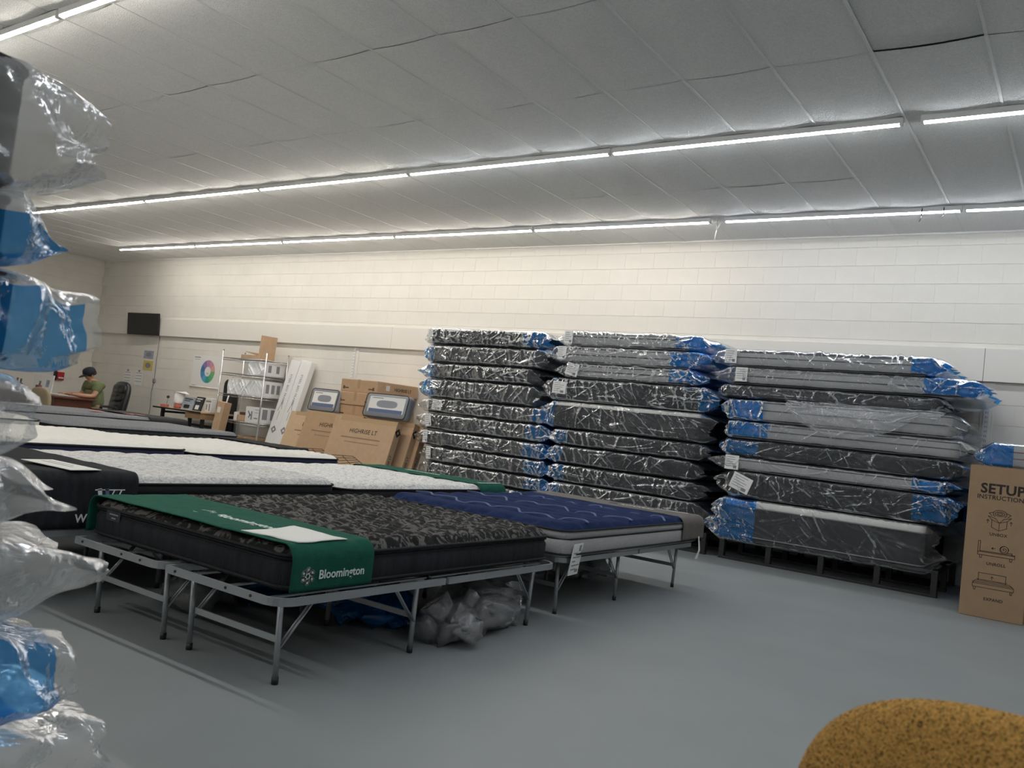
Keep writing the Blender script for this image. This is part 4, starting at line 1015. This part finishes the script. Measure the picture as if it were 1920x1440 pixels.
long_white('long white box leaning on the wall, right of the pair, beside the leaning cartons', (-11.62, 9.76, .012), (-11.42, 10.085, 1.87), .27, .11, 2)

# chrome wire shelf
SX0, SX1, SY0, SY1 = -13.24, -12.02, 9.70, 10.20
t = thing('wire_shelf', 'chrome wire shelving unit standing against the back wall', 'shelf', ((SX0 + SX1) / 2, SY0, 0)); w = (SX1 - SX0)
for x in (-w / 2, w / 2):
    for y in (0, .48):
        p = MB().tube([(x, y, .02), (x, y, 1.93)], .013, 10).build('post', M_chrome, t, True)
        MB().lathe([(.014, 1.93), (.014, 1.945), (.006, 1.95)], 10, (x, y)).build('post_cap', M_inkgrey, p, True)
        MB().lathe([(.02, 0), (.02, .02), (.012, .03)], 10, (x, y)).build('foot', M_inkgrey, p, True)
SHZ = (1.80, 1.525, 1.145, .68, .22)
for z in SHZ:
    mb = MB()
    for y in (0, .48):
        mb.tube([(-w / 2, y, z), (w / 2, y, z)], .006, 6).tube([(-w / 2, y, z - .04), (w / 2, y, z - .04)], .005, 6)
        n = 26; mb.tube([(-w / 2 + w * k / n, y, z - (.04 if k % 2 else 0)) for k in range(n + 1)], .003, 5)
    for x in (-w / 2, w / 2):
        mb.tube([(x, 0, z), (x, .48, z)], .006, 6).tube([(x, 0, z - .04), (x, .48, z - .04)], .005, 6)
    for k in range(1, 40): mb.tube([(-w / 2 + w * k / 40, 0, z + .004), (-w / 2 + w * k / 40, .48, z + .004)], .0025, 4, False)
    mb.build('shelf', M_chrome, t, True)
# things on the shelf
t = thing('open_box', 'open brown cardboard box with raised lid on top of the wire shelf', 'box', (-12.50, 9.78, 1.812))
b = MB().box(-.33, .22, 0, .30, 0, .004); 
for q in ((-.33, .22, 0, .004), (-.33, .22, .296, .30)): b.box(q[0], q[1], q[2], q[3], 0, .07)
b.box(-.33, -.326, 0, .30, 0, .07).box(.216, .22, 0, .30, 0, .07); b.build('tray', M_card, t)
l = MB().box(0, .004, 0, .30, 0, .36).box(-.07, .0, 0, .004, 0, .36).box(-.07, 0, .296, .30, 0, .36).box(-.07, 0, 0, .3, .356, .36); l.build('lid', M_card, t, False, (.216, 0, .07), (0, .06, 0))
MB().box(-.30, .12, .02, .28, 0, .004).build('inner_flap', M_card2, t, False, (.05, 0, .075), (0, .18, 0))
def pack(label, x0, x1, z, h, figs, seed):
    t = thing('bedding_pack', label, 'package', ((x0 + x1) / 2, SY0 + .02, z), 0, 'white wrapped packs on the wire shelf'); w = x1 - x0; rng = np.random.RandomState(seed)
    MB().bevbox(-w / 2, w / 2, .006, .44, 0, h, .008).build('pack_body', M_white, t)
    U, V = np.meshgrid(np.linspace(-.5, .5, 26), np.linspace(0, 1, 18)); D = np.zeros_like(U)
    for k in range(16):
        cu, cv, a = rng.uniform(-.5, .5), rng.rand(), rng.choice([.8, 2.3, 1.2]) + rng.uniform(-.2, .2); v = -(U - cu) * w * math.sin(a) + (V - cv) * h * math.cos(a)
        D += .012 * np.clip(1 - np.abs(v) / .025, 0, 1) * rng.uniform(.3, 1)
    MB().grid(U * w, .002 - D, .004 + V * (h - .008)).build('plastic_wrap', mat('white_shrink_wrap', (.9, .91, .93), .15), t, False)
    if figs:
        mb = MB()
        for k in range(figs): mb.box(w / 2 - .0002, w / 2 + .0012, .07 + .36 * k / figs, .07 + .36 * k / figs + .07, h * .25, h * .8)
        mb.build('printed_figure', M_inkgrey, t)
    return t
pack('white wrapped pack with grey printed end, alone on the second shelf of the wire rack', -12.50, -12.05, 1.533, .235, 2, 1)
pack('white wrapped pack at the left of the row on the middle shelf', -13.02, -12.70, 1.153, .285, 0, 2)
pack('white wrapped pack in the centre of the row on the middle shelf', -12.695, -12.38, 1.153, .28, 0, 3)
pack('white wrapped pack with figures on its end, right of the row on the middle shelf', -12.375, -12.05, 1.153, .285, 3, 4)
t = thing('white_carton', 'white carton printed with a grey appliance picture on the lower shelf', 'box', (-12.24, 9.72, .688))
MB().bevbox(-.19, .19, 0, .42, 0, .28, .005).build('box_body', M_white, t)
mb = MB().line([(-.11, .19), (-.06, .13), (-.09, .09)], .03, -.0006); mb.box(-.04, .0, -.0008, 0, .05, .2); mb.line([(.06, .23), (.16, .23)], .008, -.0006).line([(.06, .18), (.16, .18)], .008, -.0006).line([(.06, .08), (.14, .08)], .02, -.0006)
for k in range(2): mb.box(.19, .1912, .06 + .18 * k, .17 + .18 * k, .07, .25)
mb.build('printed_picture', M_inkgrey, t)
carton('small_carton', 'small brown carton beside the white printed carton on the lower shelf', (-12.56, 9.74, .688), .20, .2, .11, tape=False)
t = carton('small_carton', 'small white and red packet on top of the small brown carton', (-12.60, 9.76, .80), .22, .14, .05, m=M_maroon, tape=False); MB().box(-.112, -.04, -.002, .14, 0, .051).build('white_end', M_paper, t)
carton('small_carton', 'small pale bottle-shaped packet at the left of the small brown carton', (-12.735, 9.74, .688), .08, .08, .15, m=M_paper, tape=False)
t = thing('tall_carton', 'narrow brown carton standing tilted through the left of the wire shelf', 'box', (-12.99, 9.47, .001), 0, None, (-.04, .12, .15))
MB().bevbox(-.085, .085, 0, .17, 0, 1.0, .005).build('box_body', M_card, t); MB().box(-.05, .02, -.001, 0, .8, .9).build('white_sticker', M_paper, t); MB().tube([(.02, .09, .9), (.04, .09, 1.13)], .012, 8).build('tube_end', M_paper, t, True)
t = thing('black_bag', 'black garment bag hanging behind the left half of the wire shelf', 'bag', (-13.58, 10.225, .12))
mb = MB(); loft(mb, .44, 1.30, .12, [(.02, 0), (0, .006), (.02, .012)], (0, .65)); mb.xf(R3('X', PI / 2)); mb.build('bag_body', M_black, t, True); MB().tube([(0, -.01, 1.30), (.02, -.01, 1.36), (.04, -.01, 1.34)], .004, 6).build('hook', M_chrome, t, True)
carton('low_carton', 'brown carton on the bottom shelf of the wire rack', (-12.36, 9.72, .228), .58, .4, .20, m=M_card2)

# poster, papers, television, cord on the wall
t = thing('poster', 'white poster with a rainbow colour wheel on the back wall', 'poster', (-14.44, WALL_Y - .006, 1.53))
MB().box(-.46, .46, 0, .005, -.31, .31).build('sheet', M_paper, t)
cols = [(.45, .22, .40), (.60, .28, .38), (.70, .36, .34), (.16, .42, .20), (.10, .40, .18), (.03, .33, .27), (.10, .36, .60), (.06, .24, .48), (.05, .16, .36), (.22, .18, .42)]
for k, c in enumerate(cols):
    m = mat(f'wheel_ink_{k}', c, .6); a0, a1 = PI / 2 + .35 - 2 * PI * k / 10, PI / 2 + .35 - 2 * PI * (k + 1) / 10
    v = []; n = 6
    for j in range(n + 1):
        a = a0 + (a1 - a0) * j / n; v += [(.04 + .095 * math.cos(a), -.001, .0 + .095 * math.sin(a)), (.04 + .225 * math.cos(a), -.001, .225 * math.sin(a))]
    MB().add(v, [(2 * j, 2 * j + 1, 2 * j + 3, 2 * j + 2) for j in range(n)]).build('wheel_segment', m, t)
MB().line([(-.42, .27), (-.24, .27)], .018, -.0005).line([(-.42, .23), (-.25, .23)], .008, -.0005).line([(-.42, -.285), (-.30, -.285)], .01, -.0005).line([(.0, -.03), (.08, -.03)], .01, -.0005).line([(.02, -.055), (.07, -.055)], .008, -.0005).build('small_print', M_inkgrey, t)
MB().tube([(-.47, -.004, -.315), (.47, -.004, -.315)], .012, 8).build('bottom_rail', M_white, t, True)
def paper(label, x, z, w, h, m=M_paper, lines=True):
    t = thing('notice', label, 'notice', (x, WALL_Y - .006, z), 0, 'notices pinned to the back wall')
    MB().box(-w / 2, w / 2, 0, .005, -h / 2, h / 2).build('sheet', m, t)
    mb = MB()
    if lines:
        for k in range(4): mb.line([(-w * .38, h * (.36 - .2 * k)), (w * .36, h * (.36 - .2 * k))], .010, -.0005)
        MB().box(-.03, .03, -.004, 0, h / 2 - .02, h / 2 + .02).build('clip', M_inkgrey, t)
    else: mb.add([(w * .3 * math.cos(a), -.0006, h * .3 * math.sin(a)) for a in [k * PI / 8 for k in range(16)]], [tuple(range(16))])
    mb.build('small_print', M_inkgrey, t)
paper('white notice clipped to the wall, left of the pair behind the office chair', -17.15, 1.255, .29, .30)
paper('white notice clipped to the wall, right of the pair nearer the hanging cord', -16.73, 1.262, .29, .30)
paper('grey picture notice high on the wall below the television', -16.47, 1.775, .34, .16, M_greyprint, False)
paper('yellow notice below the grey picture notice', -16.45, 1.545, .34, .20, M_yellow, False)
t = thing('television', 'flat black television mounted high on the back wall', 'television', (-16.62, WALL_Y - .13, 2.405), 0, None, (.10, 0, .04))
MB().bevbox(-.53, .53, -.02, .03, -.235, .225, .008).build('frame', M_dark, t); MB().box(-.515, .515, -.0215, -.0195, -.21, .212).build('screen', M_tv, t); MB().box(-.1, .1, .03, .10, -.1, .1).build('bracket', M_dark, t)
mb = MB().tube([(-16.15, WALL_Y - .008, 2.17), (-16.16, WALL_Y - .008, 1.7), (-16.15, WALL_Y - .008, 1.3), (-16.19, WALL_Y - .01, 1.0), (-16.16, WALL_Y - .008, .7), (-16.2, WALL_Y - .01, .3)], .008, 6)
mb.bevbox(-16.18, -16.10, WALL_Y - .03, WALL_Y - .002, 1.2, 1.28, .008)
tag(mb.build('power_cord', M_inkgrey, None, True), 'thin grey power cord with black plug running down the wall below the television', 'cord')

# worktable with small goods
t = thing('worktable', 'tan-topped worktable with black legs left of the wire shelf', 'table', (-13.95, 9.40, 0))
MB().bevbox(-.80, .69, 0, .78, .735, .765, .006).build('table_top', M_tan, t); MB().box(-.80, .69, -.004, .0, .735, .765).build('edge_band', M_dark, t)
for x in (-.62, .62):
    for y in (.08, .68): MB().box(x - .03, x + .03, y, y + .05, 0, .735).build('leg', M_dark, t)
    MB().box(x - .02, x + .02, .1, .7, .66, .70).build('side_bar', M_dark, t)
MB().box(-.62, .62, .66, .70, .45, .50).build('stretcher', M_dark, t); MB().bevbox(.20, .67, .02, .60, .63, .73, .005).build('drawer', M_card2, t)
t = thing('paper_roll', 'upright white paper roll on a red base on the worktable', 'roll', (-14.27, 9.62, .767)); MB().lathe([(.085, .0), (.085, .09)], 18).build('base', M_pink, t, True); MB().lathe([(.10, .09), (.105, .12), (.10, .30)], 20).build('roll', M_white, t, True)
MB().add([(-.17, -.05, .295), (-.02, -.11, .31), (.12, -.09, .30), (.25, .04, .275), (.02, .1, .33), (-.13, .06, .31)], [(0, 1, 2, 3, 4, 5)]).build('loose_sheet', M_paper, t)
def stand_book(label, x, y, w, h, ang, m, m2):
    t = thing('booklet', label, 'booklet', (x, y, .767), 0, 'booklets on the worktable', (-.25, 0, ang)); MB().box(-w / 2, w / 2, 0, .03, 0, h).build('cover', m, t)
    MB().box(-w * .3, w * .2, -.001, 0, h * .1, h * .4).line([(-w * .35, h * .85), (w * .3, h * .85)], .02, -.0005).line([(-w * .35, h * .7), (w * .1, h * .7)], .016, -.0005).build('cover_print', m2, t)
stand_book('grey picture booklet standing left on the worktable', -14.0, 9.60, .30, .24, .1, M_greyprint, M_dark); stand_book('dark booklet with pale lines standing right on the worktable', -13.72, 9.62, .26, .27, -.1, M_dgrey, M_paper)
t = carton('white_packet', 'white printed packet standing at the right of the worktable', (-13.35, 9.60, .767), .17, .09, .26, m=M_paper, tape=False, cat='package'); MB().line([(-.06, .2), (.06, .2)], .03, -.0006).line([(-.04, .06), (-.04, .13)], .03, -.0006).line([(.04, .04), (.04, .14)], .03, -.0006).build('small_print', M_inkgrey, t)
t = thing('desk_gadget', 'small red gadget with a black ball on a stem at the left of the worktable', 'gadget', (-14.58, 9.5, .767)); MB().bevbox(-.10, .06, 0, .09, 0, .05, .012).build('body', M_pink, t); MB().tube([(.03, .05, .05), (.05, .05, .17)], .006, 6).build('stem', M_inkgrey, t, True)
MB().lathe([(.002, .165), (.02, .17), (.03, .19), (.02, .215), (.002, .22)], 12, (.05, .05)).build('ball', M_dark, t, True)
carton('storage_box', 'white storage box on the floor under the worktable', (-13.9, 9.6, .0), .6, .4, .3, m=M_white, tape=False)
tag(MB().bevbox(-13.75, -13.35, 9.62, 9.95, .301, .38, .01).build('blue_box', M_navy, None), 'dark blue box on top of the white storage box under the worktable', 'box')

# office corner: desk, chairs, seated man
t = thing('office_desk', 'dark red-brown wooden office desk in the far left corner', 'desk', (-16.75, 7.9, 0))
MB().bevbox(-1.3, 1.32, 0, .78, .725, .76, .008).build('desk_top', M_wood, t); MB().box(-1.22, 1.22, .10, .13, .05, .725).build('front_panel', M_wood, t)
for x in (-1.24, 1.24): MB().bevbox(x - .22 if x > 0 else x, x if x > 0 else x + .22, .04, .74, 0, .725, .006).build('pedestal', M_wood, t)
tag(MB().box(-17.2, -15.95, 8.22, 8.62, .761, .775).build('paper_pile', M_paper, None), 'open white papers on the desk in front of the seated man', 'papers')
t = thing('desk_sign', 'small white card standing on the far left of the desk', 'card', (-17.0, 8.42, .776), .3); MB().box(-.24, .24, 0, .02, 0, .34).build('card', M_paper, t, False, None, (-.1, 0, 0)); MB().box(.08, .16, -.004, .0, .1, .24).build('picture', M_greyprint, t, False, None, (-.1, 0, 0))
for i, (x, y, h, m, lb) in enumerate(((-17.35, 8.1, .16, M_paper, 'white cup at the left end of the desk'), (-17.12, 8.06, .15, M_maroon, 'dark red cup next to the white cup on the desk'), (-16.55, 8.14, .15, M_maroon, 'dark red cup in front of the white card on the desk'), (-16.88, 8.05, .10, M_paper, 'low white pot between the cups on the desk'))):
    t = thing('desk_cup', lb, 'cup', (x, y, .761 if i != 9 else .775), 0, 'cups on the office desk'); MB().lathe([(.045, 0), (.055, h * .5), (.055, h), (.048, h), (.045, h * .2)], 14).build('cup', m, t, True)
    if i < 3:
        for k in range(3): MB().tube([(.01 * k, 0, h * .3), (.03 * k - .03, .02, h + .08)], .005, 5).build('pen', M_dark, t, True)
t = thing('alarm_box', 'red alarm box on the end wall behind the desk', 'alarm', (WALL_X + .002, 9.58, 1.115)); MB().bevbox(0, .07, -.075, .075, -.085, .09, .006).build('case', M_red, t); MB().box(.07, .074, -.05, .06, -.05, -.02).build('white_band', M_paper, t)
MB().box(0, .05, -.13, -.08, -.1, .12).build('bracket', M_dark, t)

def super_panel(w, h, d, ex, n=40):
    """rounded upholstered back: outline superellipse, domed both sides; local x across, z up, y through"""
    out = [(w / 2 * math.copysign(abs(math.cos(a)) ** (2 / ex), math.cos(a)), h / 2 * math.copysign(abs(math.sin(a)) ** (2 / ex), math.sin(a))) for a in [2 * PI * k / n for k in range(n)]]
    mb = MB(); prof = [(0.02, -.5), (.5, -.5), (.85, -.46), (.96, -.34), (1, 0), (.96, .34), (.85, .46), (.5, .5), (.02, .5)]
    v = [(x * s, y * d + (x / w) ** 2 * .05, z * s) for s, y in prof for x, z in out]; f = []
    for i in range(len(prof) - 1):
        for k in range(n): f.append((i * n + k, i * n + (k + 1) % n, (i + 1) * n + (k + 1) % n, (i + 1) * n + k))
    return mb.add(v, f)
def guest_chair(label, loc, rotz, fabric, w=.47, top=.92):
    t = thing('guest_chair', label, 'chair', loc, rotz)
    super_panel(w, .46, .075, 2.7, 56).build('backrest', fabric, t, True, (0, 0, top - .23), (.08, 0, 0))
    mb = MB(); loft(mb, .48, .47, .12, [(.05, 0), (.01, .015), (0, .04), (.012, .065), (.05, .078)], (0, .28), 8); mb.build('seat', fabric, t, True, (0, 0, .40))
    for x in (-1, 1):
        MB().tube([(x * .21, .48, 0), (x * .21, .46, .40)], .012, 8).build('leg', M_dark, t, True)
        MB().tube([(x * .22, -.06, 0), (x * .21, .02, .42), (x * .17, .04, .52), (x * .15, .045, .72)], .012, 8).build('leg', M_dark, t, True)
        MB().tube([(x * .21, .47, .38), (x * .21, .02, .40)], .011, 8).build('side_rail', M_dark, t, True)
    return t
m, ntm, b = nt_of('mustard_tweed')
b.inputs['Roughness'].default_value = .95; b.inputs['Specular IOR Level'].default_value = .1
tc = ntm.nodes.new('ShaderNodeTexCoord'); vo = ntm.nodes.new('ShaderNodeTexVoronoi'); vo.inputs['Scale'].default_value = 520; rp = ntm.nodes.new('ShaderNodeValToRGB')
ntm.links.new(tc.outputs['Object'], vo.inputs['Vector']); ntm.links.new(vo.outputs['Color'], rp.inputs['Fac'])
els = rp.color_ramp.elements; els[0].position = .15; els[0].color = (.10, .058, .018, 1); els[1].position = .95; els[1].color = (.68, .41, .115, 1)
e = els.new(.4); e.color = (.43, .25, .066, 1); e = els.new(.7); e.color = (.62, .32, .09, 1)
ntm.links.new(rp.outputs[0], b.inputs['Base Color']); bp = ntm.nodes.new('ShaderNodeBump'); bp.inputs['Strength'].default_value = .5; bp.inputs['Distance'].default_value = .004
ntm.links.new(vo.outputs['Distance'], bp.inputs['Height']); ntm.links.new(bp.outputs[0], b.inputs['Normal'])
guest_chair('mustard tweed chair with rounded back, close by at the lower right corner', (-.035, 1.09, 0), 0.0, m, .50, .917)
guest_chair('beige chair with rounded back drawn up to the office desk', (-15.05, 7.45, 0), .2, M_beige, .50, .90)

t = thing('office_chair', 'high-backed black leather office chair behind the seated man', 'chair', (-15.93, 9.04, 0), -.10)
mb = super_panel(.66, .80, .12, 3.4); mb.build('backrest', M_leather, t, True, (.0, .34, .76), (-.14, 0, 0))
for z in (.62, .84, 1.0): super_panel(.54, .20, .09, 3).build('back_cushion', M_leather, t, True, (0, .295 + .1 * (z - .62), z), (-.14, 0, 0))
mb = MB(); loft(mb, .54, .54, .12, [(.05, 0), (.01, .02), (0, .06), (.05, .11)], (0, 0), 8); mb.build('seat', M_leather, t, True, (0, 0, .40))
for x in (-1, 1): MB().tube([(x * .31, .2, .46), (x * .33, .15, .64), (x * .32, -.15, .645), (x * .31, -.2, .46)], .028, 8).build('armrest', M_leather, t, True)
MB().tube([(0, 0, .08), (0, 0, .40)], .03, 10).build('gas_column', M_dark, t, True)
for k in range(5):
    a = 2 * PI * k / 5; l = MB().tube([(0, 0, .11), (.30 * math.cos(a), .30 * math.sin(a), .07)], .02, 8).build('base_arm', M_dark, t, True); MB().tube([(.30 * math.cos(a) - .012, .30 * math.sin(a), .03), (.30 * math.cos(a) + .012, .30 * math.sin(a), .03)], .03, 12).build('caster', M_dark, l, True)

# seated man: one skinned body, clothing and cap as children
def skin_mesh(name, joints, edges, radii, m, parent, sub=2, root=0):
    me = bpy.data.meshes.new(name); me.from_pydata(joints, edges, []); o = bpy.data.objects.new(name, me); link(o)
    sk = o.modifiers.new('skin', 'SKIN'); sk.use_smooth_shade = True
    for i, r in enumerate(radii):
        d = me.skin_vertices[0].data[i]; d.radius = (r, r) if not isinstance(r, tuple) else r; d.use_root = (i == root)
    sb = o.modifiers.new('sub', 'SUBSURF'); sb.levels = sub; sb.render_levels = sub
    dg = bpy.context.evaluated_depsgraph_get(); me2 = bpy.data.meshes.new_from_object(o.evaluated_get(dg)); bpy.data.objects.remove(o)
    me2.materials.clear()
    for q in (m if isinstance(m, list) else [m]): me2.materials.append(q)
    o2 = bpy.data.objects.new(name, me2); link(o2, parent); me2.polygons.foreach_set('use_smooth', [True] * len(me2.polygons)); return o2
man = thing('person', 'man in a green shirt and dark cap seated at the desk, looking down and writing', 'person', (-15.80, 8.86, 0), -.10); man.scale = (1.12, 1.05, 1.03)
J = [(0, 0, .52), (0, -.02, .72), (0, -.06, .92), (0, -.09, 1.02), (0, -.13, 1.09), (0, -.18, 1.16), (0, -.20, 1.24),
     (.19, -.07, .985), (.245, -.16, .78), (.20, -.40, .785), (.14, -.49, .79), (-.19, -.07, .985), (-.25, -.16, .78), (-.20, -.38, .785), (-.10, -.47, .79),
     (.10, -.06, .50), (.15, -.46, .50), (.15, -.46, .12), (.15, -.60, .06), (-.10, -.06, .50), (-.15, -.46, .50), (-.15, -.46, .12), (-.15, -.60, .06)]
E_ = [(0, 1), (1, 2), (2, 3), (3, 4), (4, 5), (5, 6), (3, 7), (7, 8), (8, 9), (9, 10), (3, 11), (11, 12), (12, 13), (13, 14), (0, 15), (15, 16), (16, 17), (17, 18), (0, 19), (19, 20), (20, 21), (21, 22)]
Rr = [(.17, .14), (.17, .13), (.18, .12), (.12, .09), .055, (.085, .095), (.07, .08), .075, .05, .038, .028, .075, .05, .038, .028, .09, .07, .048, .04, .09, .07, .048, .04]
body = skin_mesh('body', J, E_, Rr, [M_skin, M_khaki, M_dark], man)
for p in body.data.polygons:
    c = p.center
    p.material_index = 2 if c.z < .10 else 1 if (c.z < .60 and c.y > -.52 and not (c.z > .70)) else 0
def face_bit(name, prof, c, m): return MB().lathe(prof, 10).build(name, m, man, True, c)
MB().tube([(0, -.27, 1.165), (0, -.302, 1.135), (0, -.285, 1.122)], .014, 8, radii=[.008, .016, .010]).build('nose', M_skin, man, True)
for sx in (-1, 1):
    MB().lathe([(.001, -.008), (.009, -.004), (.009, .004), (.001, .008)], 8).build('eye', M_dark, man, True, (sx * .032, -.268, 1.175))
    MB().tube([(sx * .08, -.165, 1.19), (sx * .092, -.155, 1.17), (sx * .082, -.16, 1.14)], .012, 8).build('ear', M_skin, man, True)
    # hands: palm, four fingers and a thumb, curled on the desk edge
    hx = .14 if sx > 0 else -.10; hy = -.49 if sx > 0 else -.47; d = -sx
    HJ = [(hx, hy, .79), (hx + d * .01, hy - .06, .792)]; HE = [(0, 1)]; HR = [.024, .028]
    for k, (o_, l_) in enumerate(((-.027, .06), (-.009, .072), (.009, .068), (.027, .052))):
        i = len(HJ); HJ += [(hx + o_, hy - .085, .795), (hx + o_ * 1.1, hy - .085 - l_ * .55, .797), (hx + o_ * 1.1, hy - .085 - l_, .782)]; HE += [(1, i), (i, i + 1), (i + 1, i + 2)]; HR += [.010, .009, .008]
    i = len(HJ); HJ += [(hx + d * .036, hy - .045, .79), (hx + d * .045, hy - .085, .784)]; HE += [(0, i), (i, i + 1)]; HR += [.011, .009]
    skin_mesh('hand', HJ, HE, HR, M_skin, man, 1)
MB().tube([(-.022, -.278, 1.105), (0, -.284, 1.103), (.022, -.278, 1.105)], .005, 6).build('mouth', M_pink, man, True)
SJ = [(0, 0, .56), (0, -.02, .72), (0, -.06, .92), (0, -.085, 1.02), (.19, -.07, .985), (.235, -.135, .83), (-.19, -.07, .985), (-.24, -.135, .83), (0, -.10, 1.05)]
skin_mesh('shirt', SJ, [(0, 1), (1, 2), (2, 3), (3, 4), (4, 5), (3, 6), (6, 7), (3, 8)], [(.20, .165), (.20, .165), (.22, .165), (.165, .135), .105, .078, .098, .078, .075], M_shirt, man)
mb = MB().lathe([(.108, -.02), (.112, .01), (.108, .045), (.085, .08), (.045, .098), (.004, .102)], 24); mb.build('cap_crown', M_cap, man, True, (0, -.175, 1.215), (.42, 0, 0))
mb = MB(); v = []; 
for j in range(3):
    for k in range(13):
        a = PI + PI * k / 12; v.append((.108 * math.cos(a) * (1 - .1 * j), (.105 + .045 * j) * math.sin(a), -.004 * j * j))
f = [(j * 13 + k, j * 13 + k + 1, (j + 1) * 13 + k + 1, (j + 1) * 13 + k) for j in range(2) for k in range(12)]
o = mb.add(v, f).build('cap_brim', M_cap, man, True, (0, -.18, 1.205), (.50, 0, 0)); o.modifiers.new('t', 'SOLIDIFY').thickness = .006
mb = MB().lathe([(.09, -.05), (.102, -.03), (.104, .0)], 20); mb.build('hair', M_hair, man, True, (0, -.158, 1.21), (.42, 0, 0))

# crumpled bags under the beds
def heap(name, label, c, sx, sy, sz, seed, m, n_=11):
    """a wad of thin sheet: angular folds lying over one another"""
    rng = np.random.RandomState(seed)
    t = thing(name, label, 'plastic bag', c, 0, 'crumpled plastic under the beds')
    for k in range(n_):
        a = rng.uniform(0, 2 * PI); q = rng.uniform(.05, .62); cx, cy = sx * q * math.cos(a), sy * q * math.sin(a)
        P = rng.normal(size=(13, 3)); P /= np.linalg.norm(P, axis=1)[:, None]; P *= rng.uniform(.7, 1.25, (13, 1))
        s_ = .62 - .25 * q; P = P * np.array([sx * s_, sy * s_, sz * .42]) + np.array([cx, cy, sz * (.42 - .25 * q) * rng.uniform(.7, 1.25)])
        P[:, 2] = np.maximum(P[:, 2], .004); P[:, 2] = np.minimum(P[:, 2], .33)
        bm = bmesh.new()
        for p in P: bm.verts.new(p)
        r_ = bmesh.ops.convex_hull(bm, input=bm.verts[:])
        bmesh.ops.delete(bm, geom=[v for v in bm.verts if not v.link_faces], context='VERTS')
        bmesh.ops.subdivide_edges(bm, edges=bm.edges[:], cuts=3, use_grid_fill=True)
        for v in bm.verts:
            d = rng.normal(size=3) * .0045; v.co += Vector(d)
            if v.co.z < .003: v.co.z = .003
        bm.verts.index_update()
        MB().add([v.co[:] for v in bm.verts], [[v.index for v in f.verts] for f in bm.faces]).build('fold', m, t, k % 2 == 0); bm.free()
    return t
heap('plastic_bag', 'crumpled clear plastic bag on the floor under the right side of the charcoal mattress bed', (-2.84, 4.02, 0), .30, .46, .36, 3, F_bag)
heap('plastic_bag', 'smaller milky plastic bag in front of the crumpled clear one under the charcoal bed', (-2.76, 3.60, 0), .24, .26, .25, 4, F_bag)
heap('plastic_bag', 'dark blue crumpled plastic bag on the floor under the middle of the charcoal mattress bed', (-3.26, 3.50, 0), .36, .34, .28, 5, F_blue)
heap('plastic_bag', 'blue and clear plastic bundle far under the left half of the charcoal mattress bed', (-3.84, 3.40, 0), .40, .34, .30, 6, F_blue)
heap('plastic_bag', 'clear plastic film lying under the front left of the charcoal mattress bed', (-3.95, 2.98, 0), .24, .28, .26, 8, F_bag)
heap('plastic_bag', 'whitish plastic bundle on the floor under the blue tufted mattress', (-3.38, 6.05, 0), .32, .44, .34, 7, F_bag)
